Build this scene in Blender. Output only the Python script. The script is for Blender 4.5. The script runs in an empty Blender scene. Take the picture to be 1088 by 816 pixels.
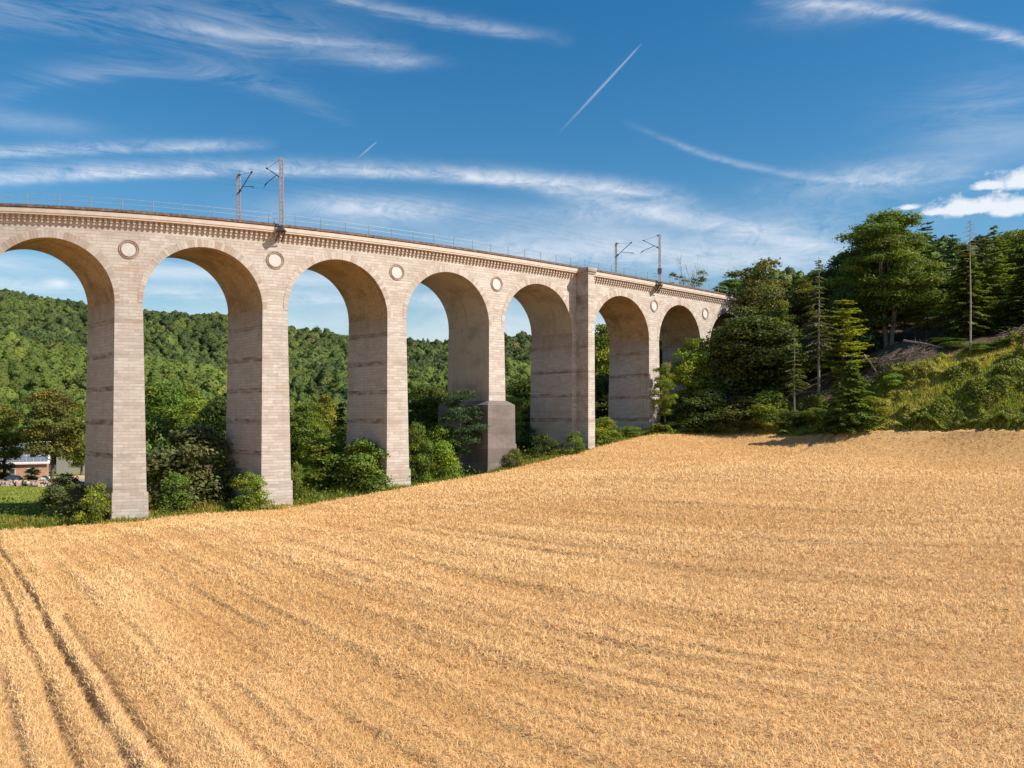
import bpy, math, random
import numpy as np
from mathutils import Vector

rng = np.random.default_rng(11)
random.seed(5)
SC = bpy.context.scene
COL = SC.collection
R = math.radians
CAM_Z = 12.0           # height of the camera above the zero level
F = 900.0              # focal length in pixels of the 1088 px wide picture
HX, HY = 544.0, 440.0  # picture centre and eye level


# ------------------------------------------------------------------ helpers
def tag(o, label=None, cat=None, group=None, kind=None):
    if label: o['label'] = label
    if cat: o['category'] = cat
    if group: o['group'] = group
    if kind: o['kind'] = kind
    return o


def empty(name, loc=(0, 0, 0), rz=0.0):
    o = bpy.data.objects.new(name, None)
    COL.objects.link(o)
    o.location = loc
    o.rotation_euler = (0, 0, rz)
    o.empty_display_size = 0.5
    return o


def link(name, me, mat=None, parent=None):
    o = bpy.data.objects.new(name, me)
    COL.objects.link(o)
    if mat is not None and len(me.materials) == 0:
        me.materials.append(mat)
    if parent is not None:
        o.parent = parent
    return o


def mesh_np(name, verts, faces, uv=None, tint=None, smooth=False, attrs=None):
    """verts (N,3); faces (M,k) one k; uv (M*k,2); tint (N,3)."""
    verts = np.asarray(verts, dtype=np.float32)
    faces = np.asarray(faces, dtype=np.int32)
    me = bpy.data.meshes.new(name)
    m, k = faces.shape
    me.vertices.add(len(verts))
    me.vertices.foreach_set('co', verts.ravel())
    me.loops.add(m * k)
    me.loops.foreach_set('vertex_index', faces.ravel())
    me.polygons.add(m)
    me.polygons.foreach_set('loop_start', np.arange(0, m * k, k, dtype=np.int32))
    me.polygons.foreach_set('loop_total', np.full(m, k, dtype=np.int32))
    if smooth:
        me.polygons.foreach_set('use_smooth', np.ones(m, dtype=bool))
    me.update(calc_edges=True)
    if uv is not None:
        l = me.uv_layers.new(name='UVMap')
        l.data.foreach_set('uv', np.asarray(uv, dtype=np.float32).ravel())
    if tint is not None:
        a = me.attributes.new('tint', 'FLOAT_COLOR', 'POINT')
        c = np.ones((len(verts), 4), dtype=np.float32)
        c[:, :3] = tint
        a.data.foreach_set('color', c.ravel())
    for nm, arr in (attrs or {}).items():
        a = me.attributes.new(nm, 'FLOAT', 'POINT')
        a.data.foreach_set('value', np.asarray(arr, dtype=np.float32))
    me.validate()
    return me


class MB:
    """collects polygons with uv's and makes one mesh"""
    def __init__(self):
        self.v, self.f, self.uv = [], [], []

    def face(self, pts, uvs=None):
        n = len(self.v)
        self.v += [tuple(p) for p in pts]
        self.f.append(tuple(range(n, n + len(pts))))
        self.uv += list(uvs) if uvs is not None else [(p[0] + p[1], p[2]) for p in pts]

    def hexa(self, p, uvscale=1.0):
        """p: 8 points, bottom ring 0-3 then top ring 4-7"""
        for q in ((0, 1, 5, 4), (1, 2, 6, 5), (2, 3, 7, 6), (3, 0, 4, 7), (4, 5, 6, 7), (3, 2, 1, 0)):
            pts = [Vector(p[i]) for i in q]
            a = (pts[1] - pts[0]).length
            b = (pts[3] - pts[0]).length
            self.face(pts, [(0, 0), (a, 0), (a, b), (0, b)])

    def box(self, c, s, rz=0.0):
        cx, cy, cz = c
        hx, hy, hz = s[0] / 2, s[1] / 2, s[2] / 2
        ca, sa = math.cos(rz), math.sin(rz)
        P = []
        for z in (-hz, hz):
            for x, y in ((-hx, -hy), (hx, -hy), (hx, hy), (-hx, hy)):
                P.append((cx + x * ca - y * sa, cy + x * sa + y * ca, cz + z))
        self.hexa(P)

    def bar(self, a, b, w, h=None):
        h = h or w
        a, b = Vector(a), Vector(b)
        d = (b - a).normalized()
        up = Vector((0, 0, 1)) if abs(d.z) < 0.95 else Vector((1, 0, 0))
        s = d.cross(up).normalized() * w / 2
        u = s.cross(d).normalized() * h / 2
        self.hexa([a - s - u, a + s - u, a + s + u, a - s + u, b - s - u, b + s - u, b + s + u, b - s + u])

    def tube(self, pts, rad, n=6, cap=True):
        """pts: list of points, rad: list of radii"""
        pts = [Vector(p) for p in pts]
        rings = []
        for i, p in enumerate(pts):
            d = (pts[min(i + 1, len(pts) - 1)] - pts[max(i - 1, 0)]).normalized()
            up = Vector((0, 0, 1)) if abs(d.z) < 0.9 else Vector((1, 0, 0))
            s = d.cross(up).normalized()
            u = s.cross(d).normalized()
            rings.append([p + (s * math.cos(t) + u * math.sin(t)) * rad[i] for t in [2 * math.pi * k / n for k in range(n)]])
        L = 0.0
        for i in range(len(pts) - 1):
            L2 = L + (pts[i + 1] - pts[i]).length
            for k in range(n):
                k2 = (k + 1) % n
                self.face([rings[i][k], rings[i][k2], rings[i + 1][k2], rings[i + 1][k]],
                          [(k / n, L), ((k + 1) / n, L), ((k + 1) / n, L2), (k / n, L2)])
            L = L2
        if cap:
            self.face(list(reversed(rings[0])), [(0, 0)] * n)
            self.face(rings[-1], [(0, 0)] * n)

    def mesh(self, name, smooth=False, merge=False):
        me = bpy.data.meshes.new(name)
        me.from_pydata([tuple(v) for v in self.v], [], self.f)
        l = me.uv_layers.new(name='UVMap')
        l.data.foreach_set('uv', np.asarray(self.uv, dtype=np.float32).ravel())
        if smooth:
            me.polygons.foreach_set('use_smooth', np.ones(len(me.polygons), dtype=bool))
        me.update()
        return me

    def build(self, name, mat, parent=None, smooth=False):
        return link(name, self.mesh(name, smooth), mat, parent)


def vnoise(x, y, seed=0):
    """smooth value noise in 0..1, vectorised"""
    x = np.asarray(x, dtype=np.float64); y = np.asarray(y, dtype=np.float64)
    xi = np.floor(x).astype(np.int64); yi = np.floor(y).astype(np.int64)
    fx = x - xi; fy = y - yi
    fx = fx * fx * (3 - 2 * fx); fy = fy * fy * (3 - 2 * fy)

    def h(a, b):
        n = (a * 374761393 + b * 668265263 + seed * 982451653) & 0xffffffff
        n = ((n ^ (n >> 13)) * 1274126177) & 0xffffffff
        return ((n ^ (n >> 16)) & 0xffff) / 65535.0
    return ((h(xi, yi) * (1 - fx) + h(xi + 1, yi) * fx) * (1 - fy) +
            (h(xi, yi + 1) * (1 - fx) + h(xi + 1, yi + 1) * fx) * fy)


def fbm(x, y, seed=0, o=3):
    t = 0; a = 0.5; s = 0
    for i in range(o):
        t = t + a * vnoise(x * 2 ** i, y * 2 ** i, seed + i * 17); s += a; a *= 0.5
    return t / s


# ------------------------------------------------------------------ materials
def new_mat(name):
    m = bpy.data.materials.new(name)
    m.use_nodes = True
    nt = m.node_tree
    b = nt.nodes.get('Principled BSDF')
    return m, nt, b


class NT:
    """tiny node-building helper"""
    def __init__(self, nt): self.nt = nt
    def n(self, t, **kw):
        nd = self.nt.nodes.new(t)
        for k, v in kw.items(): setattr(nd, k, v)
        return nd
    def put(self, sock, v):
        if isinstance(v, bpy.types.NodeSocket): self.nt.links.new(v, sock)
        elif v is not None: sock.default_value = v
    def math(self, op, a, b=None, c=None, clamp=False):
        nd = self.n('ShaderNodeMath', operation=op, use_clamp=clamp)
        self.put(nd.inputs[0], a); self.put(nd.inputs[1], b)
        if c is not None: self.put(nd.inputs[2], c)
        return nd.outputs[0]
    def mix(self, fac, a, b, blend='MIX'):
        nd = self.n('ShaderNodeMix', data_type='RGBA', blend_type=blend)
        self.put(nd.inputs[0], fac); self.put(nd.inputs[6], a); self.put(nd.inputs[7], b)
        return nd.outputs[2]
    def ramp(self, fac, a, b):
        nd = self.n('ShaderNodeMapRange')
        self.put(nd.inputs[0], fac); nd.inputs[1].default_value = a; nd.inputs[2].default_value = b
        return nd.outputs[0]
    def noise(self, vec, scale, detail=4, rough=0.55, dist=0.0):
        nd = self.n('ShaderNodeTexNoise')
        self.put(nd.inputs['Vector'], vec)
        nd.inputs['Scale'].default_value = scale
        nd.inputs['Detail'].default_value = detail
        nd.inputs['Roughness'].default_value = rough
        nd.inputs['Distortion'].default_value = dist
        return nd
    def mapping(self, vec, scale=(1, 1, 1), loc=(0, 0, 0), rot=(0, 0, 0)):
        nd = self.n('ShaderNodeMapping')
        self.put(nd.inputs['Vector'], vec)
        nd.inputs['Scale'].default_value = scale
        nd.inputs['Location'].default_value = loc
        nd.inputs['Rotation'].default_value = rot
        return nd.outputs[0]
    def bump(self, h, strength, dist, normal=None):
        nd = self.n('ShaderNodeBump')
        nd.inputs['Strength'].default_value = strength
        nd.inputs['Distance'].default_value = dist
        self.put(nd.inputs['Height'], h)
        if normal is not None: self.put(nd.inputs['Normal'], normal)
        return nd.outputs[0]


def rgba(c): return (c[0], c[1], c[2], 1.0)


def simple_mat(name, col, rough=0.7, metal=0.0, var=0.25, scale=3.0):
    m, nt, b = new_mat(name)
    g = NT(nt)
    tc = g.n('ShaderNodeTexCoord')
    nz = g.noise(tc.outputs['Object'], scale, 5)
    f = g.ramp(nz.outputs['Fac'], 0.3, 0.7)
    c = g.mix(f, rgba([x * (1 - var) for x in col]), rgba([min(1, x * (1 + var)) for x in col]))
    g.put(b.inputs['Base Color'], c)
    b.inputs['Roughness'].default_value = rough
    b.inputs['Metallic'].default_value = metal
    return m


def stone_mat(name, cols, mortar, bw, bh, rough=0.9, band=None, blotch=(0.30, 0.2, 0.12), blotch_amt=0.3,
              band_amt=0.35, offset=0.5, msize=0.018, streak=0.3, warm=0.5, top=None):
    """masonry on UV in metres. band = (phase, period, height) of the levelling courses"""
    m, nt, b = new_mat(name)
    g = NT(nt)
    uv = g.n('ShaderNodeUVMap').outputs[0]
    jit = g.noise(uv, 1.3, 3)
    wuv = g.n('ShaderNodeVectorMath', operation='MULTIPLY_ADD')
    g.put(wuv.inputs[0], jit.outputs['Color']); wuv.inputs[1].default_value = (0.05, 0.05, 0); g.put(wuv.inputs[2], uv)
    br = g.n('ShaderNodeTexBrick', offset=offset, offset_frequency=2, squash=1.35, squash_frequency=3)
    g.put(br.inputs['Vector'], wuv.outputs[0])
    br.inputs['Scale'].default_value = 1.0
    br.inputs['Brick Width'].default_value = bw
    br.inputs['Row Height'].default_value = bh
    br.inputs['Mortar Size'].default_value = msize
    br.inputs['Mortar Smooth'].default_value = 0.3
    br.inputs['Bias'].default_value = 0.0
    br.inputs['Color1'].default_value = rgba(cols[0])
    br.inputs['Color2'].default_value = rgba(cols[1])
    br.inputs['Mortar'].default_value = rgba(mortar)
    c = br.outputs['Color']
    # single odd stones, ochre and grey
    cell = g.n('ShaderNodeTexBrick', offset=offset, offset_frequency=2, squash=1.35, squash_frequency=3)
    g.put(cell.inputs['Vector'], wuv.outputs[0])
    cell.inputs['Scale'].default_value = 1.0
    cell.inputs['Brick Width'].default_value = bw
    cell.inputs['Row Height'].default_value = bh
    cell.inputs['Mortar Size'].default_value = 0.0
    cell.inputs['Color1'].default_value = (0, 0, 0, 1)
    cell.inputs['Color2'].default_value = (1, 1, 1, 1)
    sel = g.ramp(cell.outputs['Color'], 0.84, 0.95)
    big = g.noise(uv, 0.35, 3)
    sel = g.math('MULTIPLY', sel, g.ramp(big.outputs['Fac'], 0.45, 0.6))
    c = g.mix(g.math('MULTIPLY', sel, warm), c, rgba((0.42, 0.24, 0.12)))
    # broad weathering patches
    n1 = g.noise(uv, 0.30, 8, 0.68)
    f1 = g.math('MULTIPLY', g.ramp(n1.outputs['Fac'], 0.47, 0.72), blotch_amt)
    c = g.mix(f1, c, rgba(blotch))
    n2 = g.noise(uv, 2.2, 5, 0.7)
    c = g.mix(g.math('MULTIPLY', g.ramp(n2.outputs['Fac'], 0.35, 0.75), 0.5), c,
              g.mix(1.0, c, rgba((0.74, 0.70, 0.68)), 'MULTIPLY'))
    # rain streaks running down
    n3 = g.noise(g.mapping(uv, (1.6, 0.10, 1)), 1.0, 5, 0.65)
    c = g.mix(g.math('MULTIPLY', g.ramp(n3.outputs['Fac'], 0.56, 0.76), streak), c, rgba((0.12, 0.085, 0.06)))
    if band:
        sep = g.n('ShaderNodeSeparateXYZ'); g.put(sep.inputs[0], uv)
        t = g.math('MULTIPLY', g.math('SUBTRACT', sep.outputs[1], band[0]), 1.0 / band[1])
        fr = g.math('FRACT', g.math('ADD', t, 50.0))
        edge = g.math('LESS_THAN', fr, band[2] / band[1])
        nb = g.noise(g.mapping(uv, (0.55, 1.6, 1)), 1.0, 5, 0.65)
        inten = g.math('MULTIPLY', edge, g.math('MULTIPLY', g.ramp(nb.outputs['Fac'], 0.38, 0.66), band_amt))
        c = g.mix(inten, c, rgba((0.16, 0.105, 0.07)))
    if top:      # brown seepage that has run down from the vault above
        sep2 = g.n('ShaderNodeSeparateXYZ'); g.put(sep2.inputs[0], uv)
        ns = g.noise(g.mapping(uv, (0.9, 0.22, 1)), 1.0, 5, 0.65)
        zz = g.math('ADD', sep2.outputs[1], g.math('MULTIPLY', g.math('SUBTRACT', ns.outputs['Fac'], 0.5), 9.0))
        c = g.mix(g.math('MULTIPLY', g.ramp(zz, top - 3.2, top + 0.3), 0.75), c, rgba((0.33, 0.215, 0.12)))
    g.put(b.inputs['Base Color'], c)
    b.inputs['Roughness'].default_value = rough
    h = g.math('ADD', g.math('MULTIPLY', br.outputs['Fac'], -1.0), g.math('MULTIPLY', n2.outputs['Fac'], 0.6))
    g.put(b.inputs['Normal'], g.bump(h, 0.7, 0.03))
    return m


def leaf_mat(name, transl=0.3, rough=0.55, lo=0.65, hi=1.35, bumpy=False):
    m, nt, b = new_mat(name)
    g = NT(nt)
    oi = g.n('ShaderNodeObjectInfo')
    at = g.n('ShaderNodeAttribute', attribute_name='tint')
    geo = g.n('ShaderNodeNewGeometry')
    c = g.mix(1.0, oi.outputs['Color'], at.outputs['Color'], 'MULTIPLY')
    v = g.math('ADD', g.math('MULTIPLY', geo.outputs['Random Per Island'], hi - lo), lo)
    c = g.mix(1.0, c, (1.14, 1.0, 0.9, 1), 'MULTIPLY')
    hsv = g.n('ShaderNodeHueSaturation')
    g.put(hsv.inputs['Color'], c)
    g.put(hsv.inputs['Value'], v)
    wn = g.n('ShaderNodeTexWhiteNoise', noise_dimensions='1D')
    g.put(wn.inputs['W'], geo.outputs['Random Per Island'])
    g.put(hsv.inputs['Hue'], g.math('ADD', g.math('MULTIPLY', wn.outputs['Value'], 0.035), 0.4825))
    c = hsv.outputs[0]
    g.put(b.inputs['Base Color'], c)
    b.inputs['Roughness'].default_value = rough
    b.inputs['Specular IOR Level'].default_value = 0.25
    tr = g.n('ShaderNodeBsdfTranslucent')
    if bumpy:
        nz = g.noise(g.n('ShaderNodeTexCoord').outputs['Object'], 1.1, 3, 0.6)
        g.put(b.inputs['Normal'], g.bump(nz.outputs['Fac'], 1.0, 0.9))
    g.put(tr.inputs['Color'], g.mix(1.0, c, (1.15, 1.25, 0.6, 1), 'MULTIPLY'))
    ms = g.n('ShaderNodeMixShader')
    ms.inputs[0].default_value = transl
    nt.links.new(b.outputs[0], ms.inputs[1]); nt.links.new(tr.outputs[0], ms.inputs[2])
    nt.links.new(ms.outputs[0], nt.nodes['Material Output'].inputs['Surface'])
    return m


M = {}
BAND = (CAM_Z - 8.05 + 0.0, 3.47, 0.55)
M['front'] = stone_mat('pale_limestone', [(0.49, 0.42, 0.355), (0.65, 0.585, 0.515)], (0.45, 0.385, 0.335), 1.0, 0.33,
                       blotch=(0.42, 0.315, 0.25), blotch_amt=0.75, streak=0.22)
M['pier'] = stone_mat('pale_limestone_pier', [(0.47, 0.405, 0.35), (0.63, 0.57, 0.505)], (0.44, 0.38, 0.335), 1.0, 0.33,
                      band=BAND, blotch=(0.42, 0.32, 0.26), blotch_amt=0.7, band_amt=0.28, streak=0.2)
M['side'] = stone_mat('weathered_limestone_flank', [(0.44, 0.375, 0.325), (0.53, 0.465, 0.41)], (0.36, 0.305, 0.26), 1.0, 0.33,
                      band=BAND, blotch=(0.38, 0.28, 0.21), blotch_amt=0.65, band_amt=1.0, streak=0.4, warm=0.3, top=CAM_Z + 11.55)  # pier flanks: a bit darker and more stained than the front stone
M['soffit'] = stone_mat('stained_soffit', [(0.42, 0.275, 0.135), (0.52, 0.35, 0.185)], (0.33, 0.21, 0.11), 0.6, 0.22,
                        blotch=(0.21, 0.10, 0.035), blotch_amt=0.9, streak=0.8, warm=0.5, msize=0.01)
M['render'] = stone_mat('rendered_soffit', [(0.43, 0.345, 0.265), (0.45, 0.37, 0.29)], (0.41, 0.33, 0.25), 3.0, 2.0,
                        blotch=(0.20, 0.14, 0.095), blotch_amt=0.8, streak=0.6, warm=0.0, msize=0.004)
M['concrete'] = stone_mat('weathered_concrete', [(0.16, 0.13, 0.118), (0.23, 0.195, 0.175)], (0.34, 0.295, 0.27), 2.6, 1.9,
                          blotch=(0.10, 0.075, 0.065), blotch_amt=1.0, streak=0.8, warm=0.0, msize=0.012)
M['buttress'] = stone_mat('stained_buttress_stone', [(0.45, 0.385, 0.33), (0.56, 0.49, 0.43)], (0.3, 0.25, 0.2), 0.8, 0.34,
                          band=BAND, blotch=(0.13, 0.105, 0.085), blotch_amt=0.9, band_amt=0.6, streak=0.7, warm=0.2)  # buttress flanks and cap: darker blotches and streaks than the pier stone


def voussoir_mat():
    m, nt, b = new_mat('voussoir_stone')
    g = NT(nt)
    geo = g.n('ShaderNodeNewGeometry')
    r = geo.outputs['Random Per Island']
    c = g.mix(r, rgba((0.43, 0.35, 0.285)), rgba((0.60, 0.53, 0.46)))
    sel = g.math('GREATER_THAN', g.math('FRACT', g.math('MULTIPLY', r, 7.3)), 0.87)
    c = g.mix(g.math('MULTIPLY', sel, 0.5), c, rgba((0.42, 0.25, 0.17)))
    tc = g.n('ShaderNodeTexCoord')
    n = g.noise(tc.outputs['Object'], 2.5, 5, 0.7)
    c = g.mix(g.math('MULTIPLY', g.ramp(n.outputs['Fac'], 0.4, 0.8), 0.6), c, rgba((0.33, 0.27, 0.23)))
    g.put(b.inputs['Base Color'], c); b.inputs['Roughness'].default_value = 0.9
    g.put(b.inputs['Normal'], g.bump(n.outputs['Fac'], 0.5, 0.03))
    return m


M['voussoir'] = voussoir_mat()
M['fascia'] = simple_mat('cornice_sandstone', (0.60, 0.485, 0.395), 0.85, var=0.10, scale=1.2)
M['corbel'] = simple_mat('corbel_sandstone', (0.54, 0.43, 0.34), 0.9, var=0.25, scale=4)
M['coping'] = simple_mat('weathered_coping', (0.16, 0.105, 0.08), 0.95, var=0.6, scale=2.5)
M['ocring'] = simple_mat('medallion_ring_stone', (0.36, 0.27, 0.21), 0.9, var=0.3, scale=4)
M['ocdisc'] = simple_mat('medallion_panel', (0.60, 0.565, 0.52), 0.9, var=0.08, scale=3)
M['galv'] = simple_mat('galvanised_steel', (0.34, 0.38, 0.40), 0.55, 0.4, var=0.15)
M['rust'] = simple_mat('dull_brown_steel', (0.10, 0.085, 0.08), 0.75, 0.3, var=0.3)
M['mast'] = simple_mat('mast_steel', (0.42, 0.41, 0.43), 0.5, 0.3, var=0.15)
M['ballast'] = simple_mat('track_ballast', (0.20, 0.17, 0.15), 0.95, var=0.4, scale=12)
M['bark'] = simple_mat('bark', (0.13, 0.105, 0.08), 0.95, var=0.4, scale=6)
M['palebark'] = simple_mat('pale_bark', (0.26, 0.22, 0.18), 0.95, var=0.35, scale=5)
M['deadwood'] = simple_mat('bleached_dead_wood', (0.34, 0.28, 0.23), 0.95, var=0.35, scale=5)
M['leaf'] = leaf_mat('leaves', 0.40)
M['farleaf'] = leaf_mat('far_leaves', 0.15, lo=0.82, hi=1.18, bumpy=True)
# ------------------------------------------------------------------ the lie of the land
def P(px, py, Z):
    """world point seen at picture point (px, py) at depth Z: used to survey the land"""
    return ((px - HX) / F * Z, Z, CAM_Z + (HY - py) / F * Z)


FA, FB, FC = -10.04, 0.0788, 0.034      # the field's general plane


def plane(x, y): return CAM_Z + FA + FB * x + FC * y


SURVEY = []
for X in (-70, -35, 0, 35, 70):
    for Y in (-50, -10, 22, 45, 62):
        if X == 35 and Y == 62: continue
        SURVEY.append((X, Y, plane(X, Y) - 0.6))
for X, Y in ((-70, 70), (-30, 75), (0, 80), (30, 85)):
    SURVEY.append((X, Y, plane(X, Y) - 0.65))
for px, py, Z in ((0, 562, 83), (137, 554, 85.3), (300, 540, 91.5), (425, 518.5, 99.5), (528, 501, 107), (560, 493, 110),
                  (620, 479, 117), (650, 470, 121.5), (690, 461, 127), (740, 460, 128), (800, 459, 124), (900, 458, 113),
                  (1000, 457, 106), (1088, 456, 100), (1300, 452, 92)):
    x, y, z = P(px, py, Z); SURVEY.append((x, y, z - 0.6))
for a in ((137, 549, 88.5), (293, 535, 94.8), (421, 517, 102.8), (528, 500, 112), (620, 476, 121.5), (695, 458, 134),
          (755, 447, 145), (795, 408, 155), (847, 326, 168), (782, 320, 180), (900, 320, 175),
          (-60, 556, 86), (740, 457, 133), (800, 452, 130), (860, 448, 124),
          # right hand slope
          (1031, 382, 118), (1088, 366, 116), (1160, 350, 114), (960, 391, 122), (930, 405, 124), (905, 428, 123), (1000, 422, 111.5),
          (1060, 412, 108), (870, 431, 124), (844, 437, 126), (945, 367, 131), (1000, 361, 135), (1080, 350, 136), (850, 368, 148),
          (900, 385, 140), (1300, 320, 112), (1000, 320, 175), (1200, 300, 175), (1200, 270, 260), (900, 300, 260),
          # valley floor
          (-150, 545, 100), (-150, 513, 140), (0, 546, 97), (0, 521, 128), (40, 511, 147), (40, 505, 165), (120, 505, 160), (110, 545, 100),
          (200, 530, 120), (200, 512, 150), (330, 512, 135), (330, 505, 165), (450, 500, 140), (470, 498, 170), (545, 480, 145),
          (560, 492, 180), (600, 465, 150), (640, 460, 165), (690, 440, 190),
          # near hill
          (-300, 450, 230), (0, 458, 230), (150, 462, 230), (330, 462, 230), (480, 460, 230), (600, 440, 230), (720, 410, 240),
          (-300, 370, 330), (0, 379, 330), (150, 407, 330), (330, 418, 330), (480, 414, 330), (600, 410, 330), (720, 395, 330),
          (-300, 372, 400), (0, 382, 400), (150, 408, 400), (330, 418, 400), (480, 415, 400), (600, 408, 400), (720, 390, 400),
          # far ridge
          (-500, 308, 560), (-250, 316, 560), (0, 329, 560), (95, 346, 560), (150, 351, 560), (240, 354, 560), (305, 368, 560), (370, 377, 560),
          (433, 381, 560), (475, 383, 560), (540, 373, 560), (620, 374, 560), (700, 373, 560), (900, 358, 560), (1200, 338, 560),
          (-300, 350, 800), (200, 380, 800), (600, 392, 800), (1000, 385, 800)):
    SURVEY.append(P(*a))
SV = np.array(SURVEY, dtype=np.float64)


def tps_fit(sv, lam=2.0):
    n = len(sv)
    xy = sv[:, :2] / 100.0
    d2 = ((xy[:, None] - xy[None]) ** 2).sum(-1)
    K = np.where(d2 > 0, 0.5 * d2 * np.log(np.maximum(d2, 1e-12)), 0)
    K += np.eye(n) * lam * 1e-4
    Pm = np.hstack([np.ones((n, 1)), xy])
    A = np.zeros((n + 3, n + 3))
    A[:n, :n] = K; A[:n, n:] = Pm; A[n:, :n] = Pm.T
    return xy, np.linalg.solve(A, np.concatenate([sv[:, 2], np.zeros(3)]))


_XY, _W = tps_fit(SV)


def ground(x, y, rough=True):
    x = np.atleast_1d(np.asarray(x, dtype=np.float64)); y = np.atleast_1d(np.asarray(y, dtype=np.float64))
    cx = np.clip(x, -420, 480); cy = np.clip(y, -60, 820)
    out = np.empty(x.shape); fx, fy = cx.ravel(), cy.ravel(); o = np.empty(fx.shape)
    for i in range(0, len(fx), 20000):
        a = fx[i:i + 20000] / 100; b = fy[i:i + 20000] / 100
        d2 = (a[:, None] - _XY[:, 0]) ** 2 + (b[:, None] - _XY[:, 1]) ** 2
        o[i:i + 20000] = (0.5 * d2 * np.log(np.maximum(d2, 1e-12))) @ _W[:-3] + _W[-3] + _W[-2] * a + _W[-1] * b
    return o.reshape(x.shape)


def gz(x, y): return float(ground(x, y)[0])


# the far edge of the wheat: depth as a function of x
_EDGE = sorted([((px - HX) / F * Z, Z) for px, Z in ((-350, 75), (-120, 79.5), (0, 83), (137, 85.3), (300, 91.5), (425, 99.5), (528, 107), (560, 110),
                (620, 117), (650, 121.5), (690, 127), (740, 128), (800, 124), (900, 113), (1000, 106), (1088, 100), (1300, 92), (1700, 80))])
EX = np.array([e[0] for e in _EDGE]); EY = np.array([e[1] for e in _EDGE])
_o = np.argsort(EX); EX, EY = EX[_o], EY[_o]


def edge_y(x): return np.interp(x, EX, EY)


def field_coords(x, y):
    """w runs across the drill rows, v along them; the rows bend gently round the foot of the slope"""
    th = x / np.maximum(y, 8.0)
    xr, yr = y * np.sin(th), y * np.cos(th)
    return xr * 0.777 + yr * 0.629, -xr * 0.629 + yr * 0.777


# ------------------------------------------------------------------ ground sheet
def ground_mat():
    m, nt, b = new_mat('ground_turf_and_soil')
    g = NT(nt)
    tc = g.n('ShaderNodeTexCoord'); ob = tc.outputs['Object']
    n1 = g.noise(ob, 0.12, 6, 0.6); n2 = g.noise(ob, 1.5, 6, 0.7)
    grass = g.mix(g.ramp(n1.outputs['Fac'], 0.35, 0.65), rgba((0.13, 0.19, 0.03)), rgba((0.24, 0.26, 0.06)))
    grass = g.mix(g.math('MULTIPLY', g.ramp(n2.outputs['Fac'], 0.4, 0.7), 0.5), grass, rgba((0.05, 0.075, 0.015)))
    soil = g.mix(g.ramp(n2.outputs['Fac'], 0.35, 0.7), rgba((0.06, 0.042, 0.026)), rgba((0.17, 0.12, 0.08)))
    straw = g.mix(g.ramp(n2.outputs['Fac'], 0.35, 0.7), rgba((0.30, 0.19, 0.09)), rgba((0.45, 0.29, 0.13)))
    meadow = g.mix(g.ramp(n1.outputs['Fac'], 0.35, 0.65), rgba((0.17, 0.22, 0.035)), rgba((0.27, 0.29, 0.06)))
    c = grass
    for nm, col in (('meadow', meadow), ('forest', soil), ('field', straw)):
        a = g.n('ShaderNodeAttribute', attribute_name=nm)
        c = g.mix(g.ramp(g.math('ADD', a.outputs['Fac'], g.math('MULTIPLY', g.math('SUBTRACT', n2.outputs['Fac'], 0.5), 0.5)), 0.35, 0.65), c, col)
    g.put(b.inputs['Base Color'], c); b.inputs['Roughness'].default_value = 1.0
    b.inputs['Specular IOR Level'].default_value = 0.1
    g.put(b.inputs['Normal'], g.bump(n2.outputs['Fac'], 0.8, 0.15))
    return m


def axis(parts):
    out = []
    for a, b, st in parts: out += list(np.arange(a, b, st))
    return np.array(out + [parts[-1][1]])


gx = axis([(-3000, -420, 215), (-420, -100, 10), (-100, 120, 1.6), (120, 480, 10), (480, 3000, 215)])
gy = axis([(-1500, -60, 180), (-60, 190, 1.6), (190, 820, 9), (820, 4000, 265)])
GX, GY = np.meshgrid(gx, gy)
GZ = ground(GX, GY)
nx, ny = len(gx), len(gy)
idx = np.arange(nx * ny).reshape(ny, nx)
quads = np.stack([idx[:-1, :-1], idx[:-1, 1:], idx[1:, 1:], idx[1:, :-1]], -1).reshape(-1, 4)
is_field = (GY < edge_y(GX) - 0.3).astype(float)
px_ = HX + F * GX / np.maximum(GY, 1)
forest = (((GY > 118) & (px_ > 780)) | ((GY > 124) & (px_ > 700)) | (GY > 175)).astype(float)
_crest = np.interp(px_, [880, 905, 930, 960, 1000, 1031, 1088, 1200], [116, 121, 122.5, 121, 119, 118.5, 117, 116])
forest = np.where((px_ > 880) & (GY < _crest + 0.5), 0, forest)
forest = np.maximum(forest, ((GY > 88 + (GX + 39) * 0.78) & (GX > -37) & (px_ < 760) & (GY > 100)).astype(float) * 0.8)
meadow = ((GY > 99) & (GY < 138) & (px_ < 150)).astype(float)
me = mesh_np('ground', np.stack([GX, GY, GZ], -1).reshape(-1, 3), quads, smooth=True,
             attrs={'field': is_field.ravel(), 'forest': forest.ravel(), 'meadow': meadow.ravel()})
tag(link('ground', me, ground_mat()), kind='structure')


# ------------------------------------------------------------------ the wheat
TRACKS = [(4.1, 0.17, 0.75, 0, 200), (2.6, 0.2, 0.45, 0, 60), (5.5, 0.18, 0.9, 0, 200), (6.55, 0.2, 0.85, 0, 44), (14.55, 0.2, 0.6, 36, 54), (33.5, 0.22, 0.35, 0, 60), (35.3, 0.22, 0.35, 0, 60),
          (59.2, 0.2, 0.45, 0, 70), (61, 0.2, 0.35, 0, 70), (22.6, 0.2, 0.2, 0, 60)]


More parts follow.
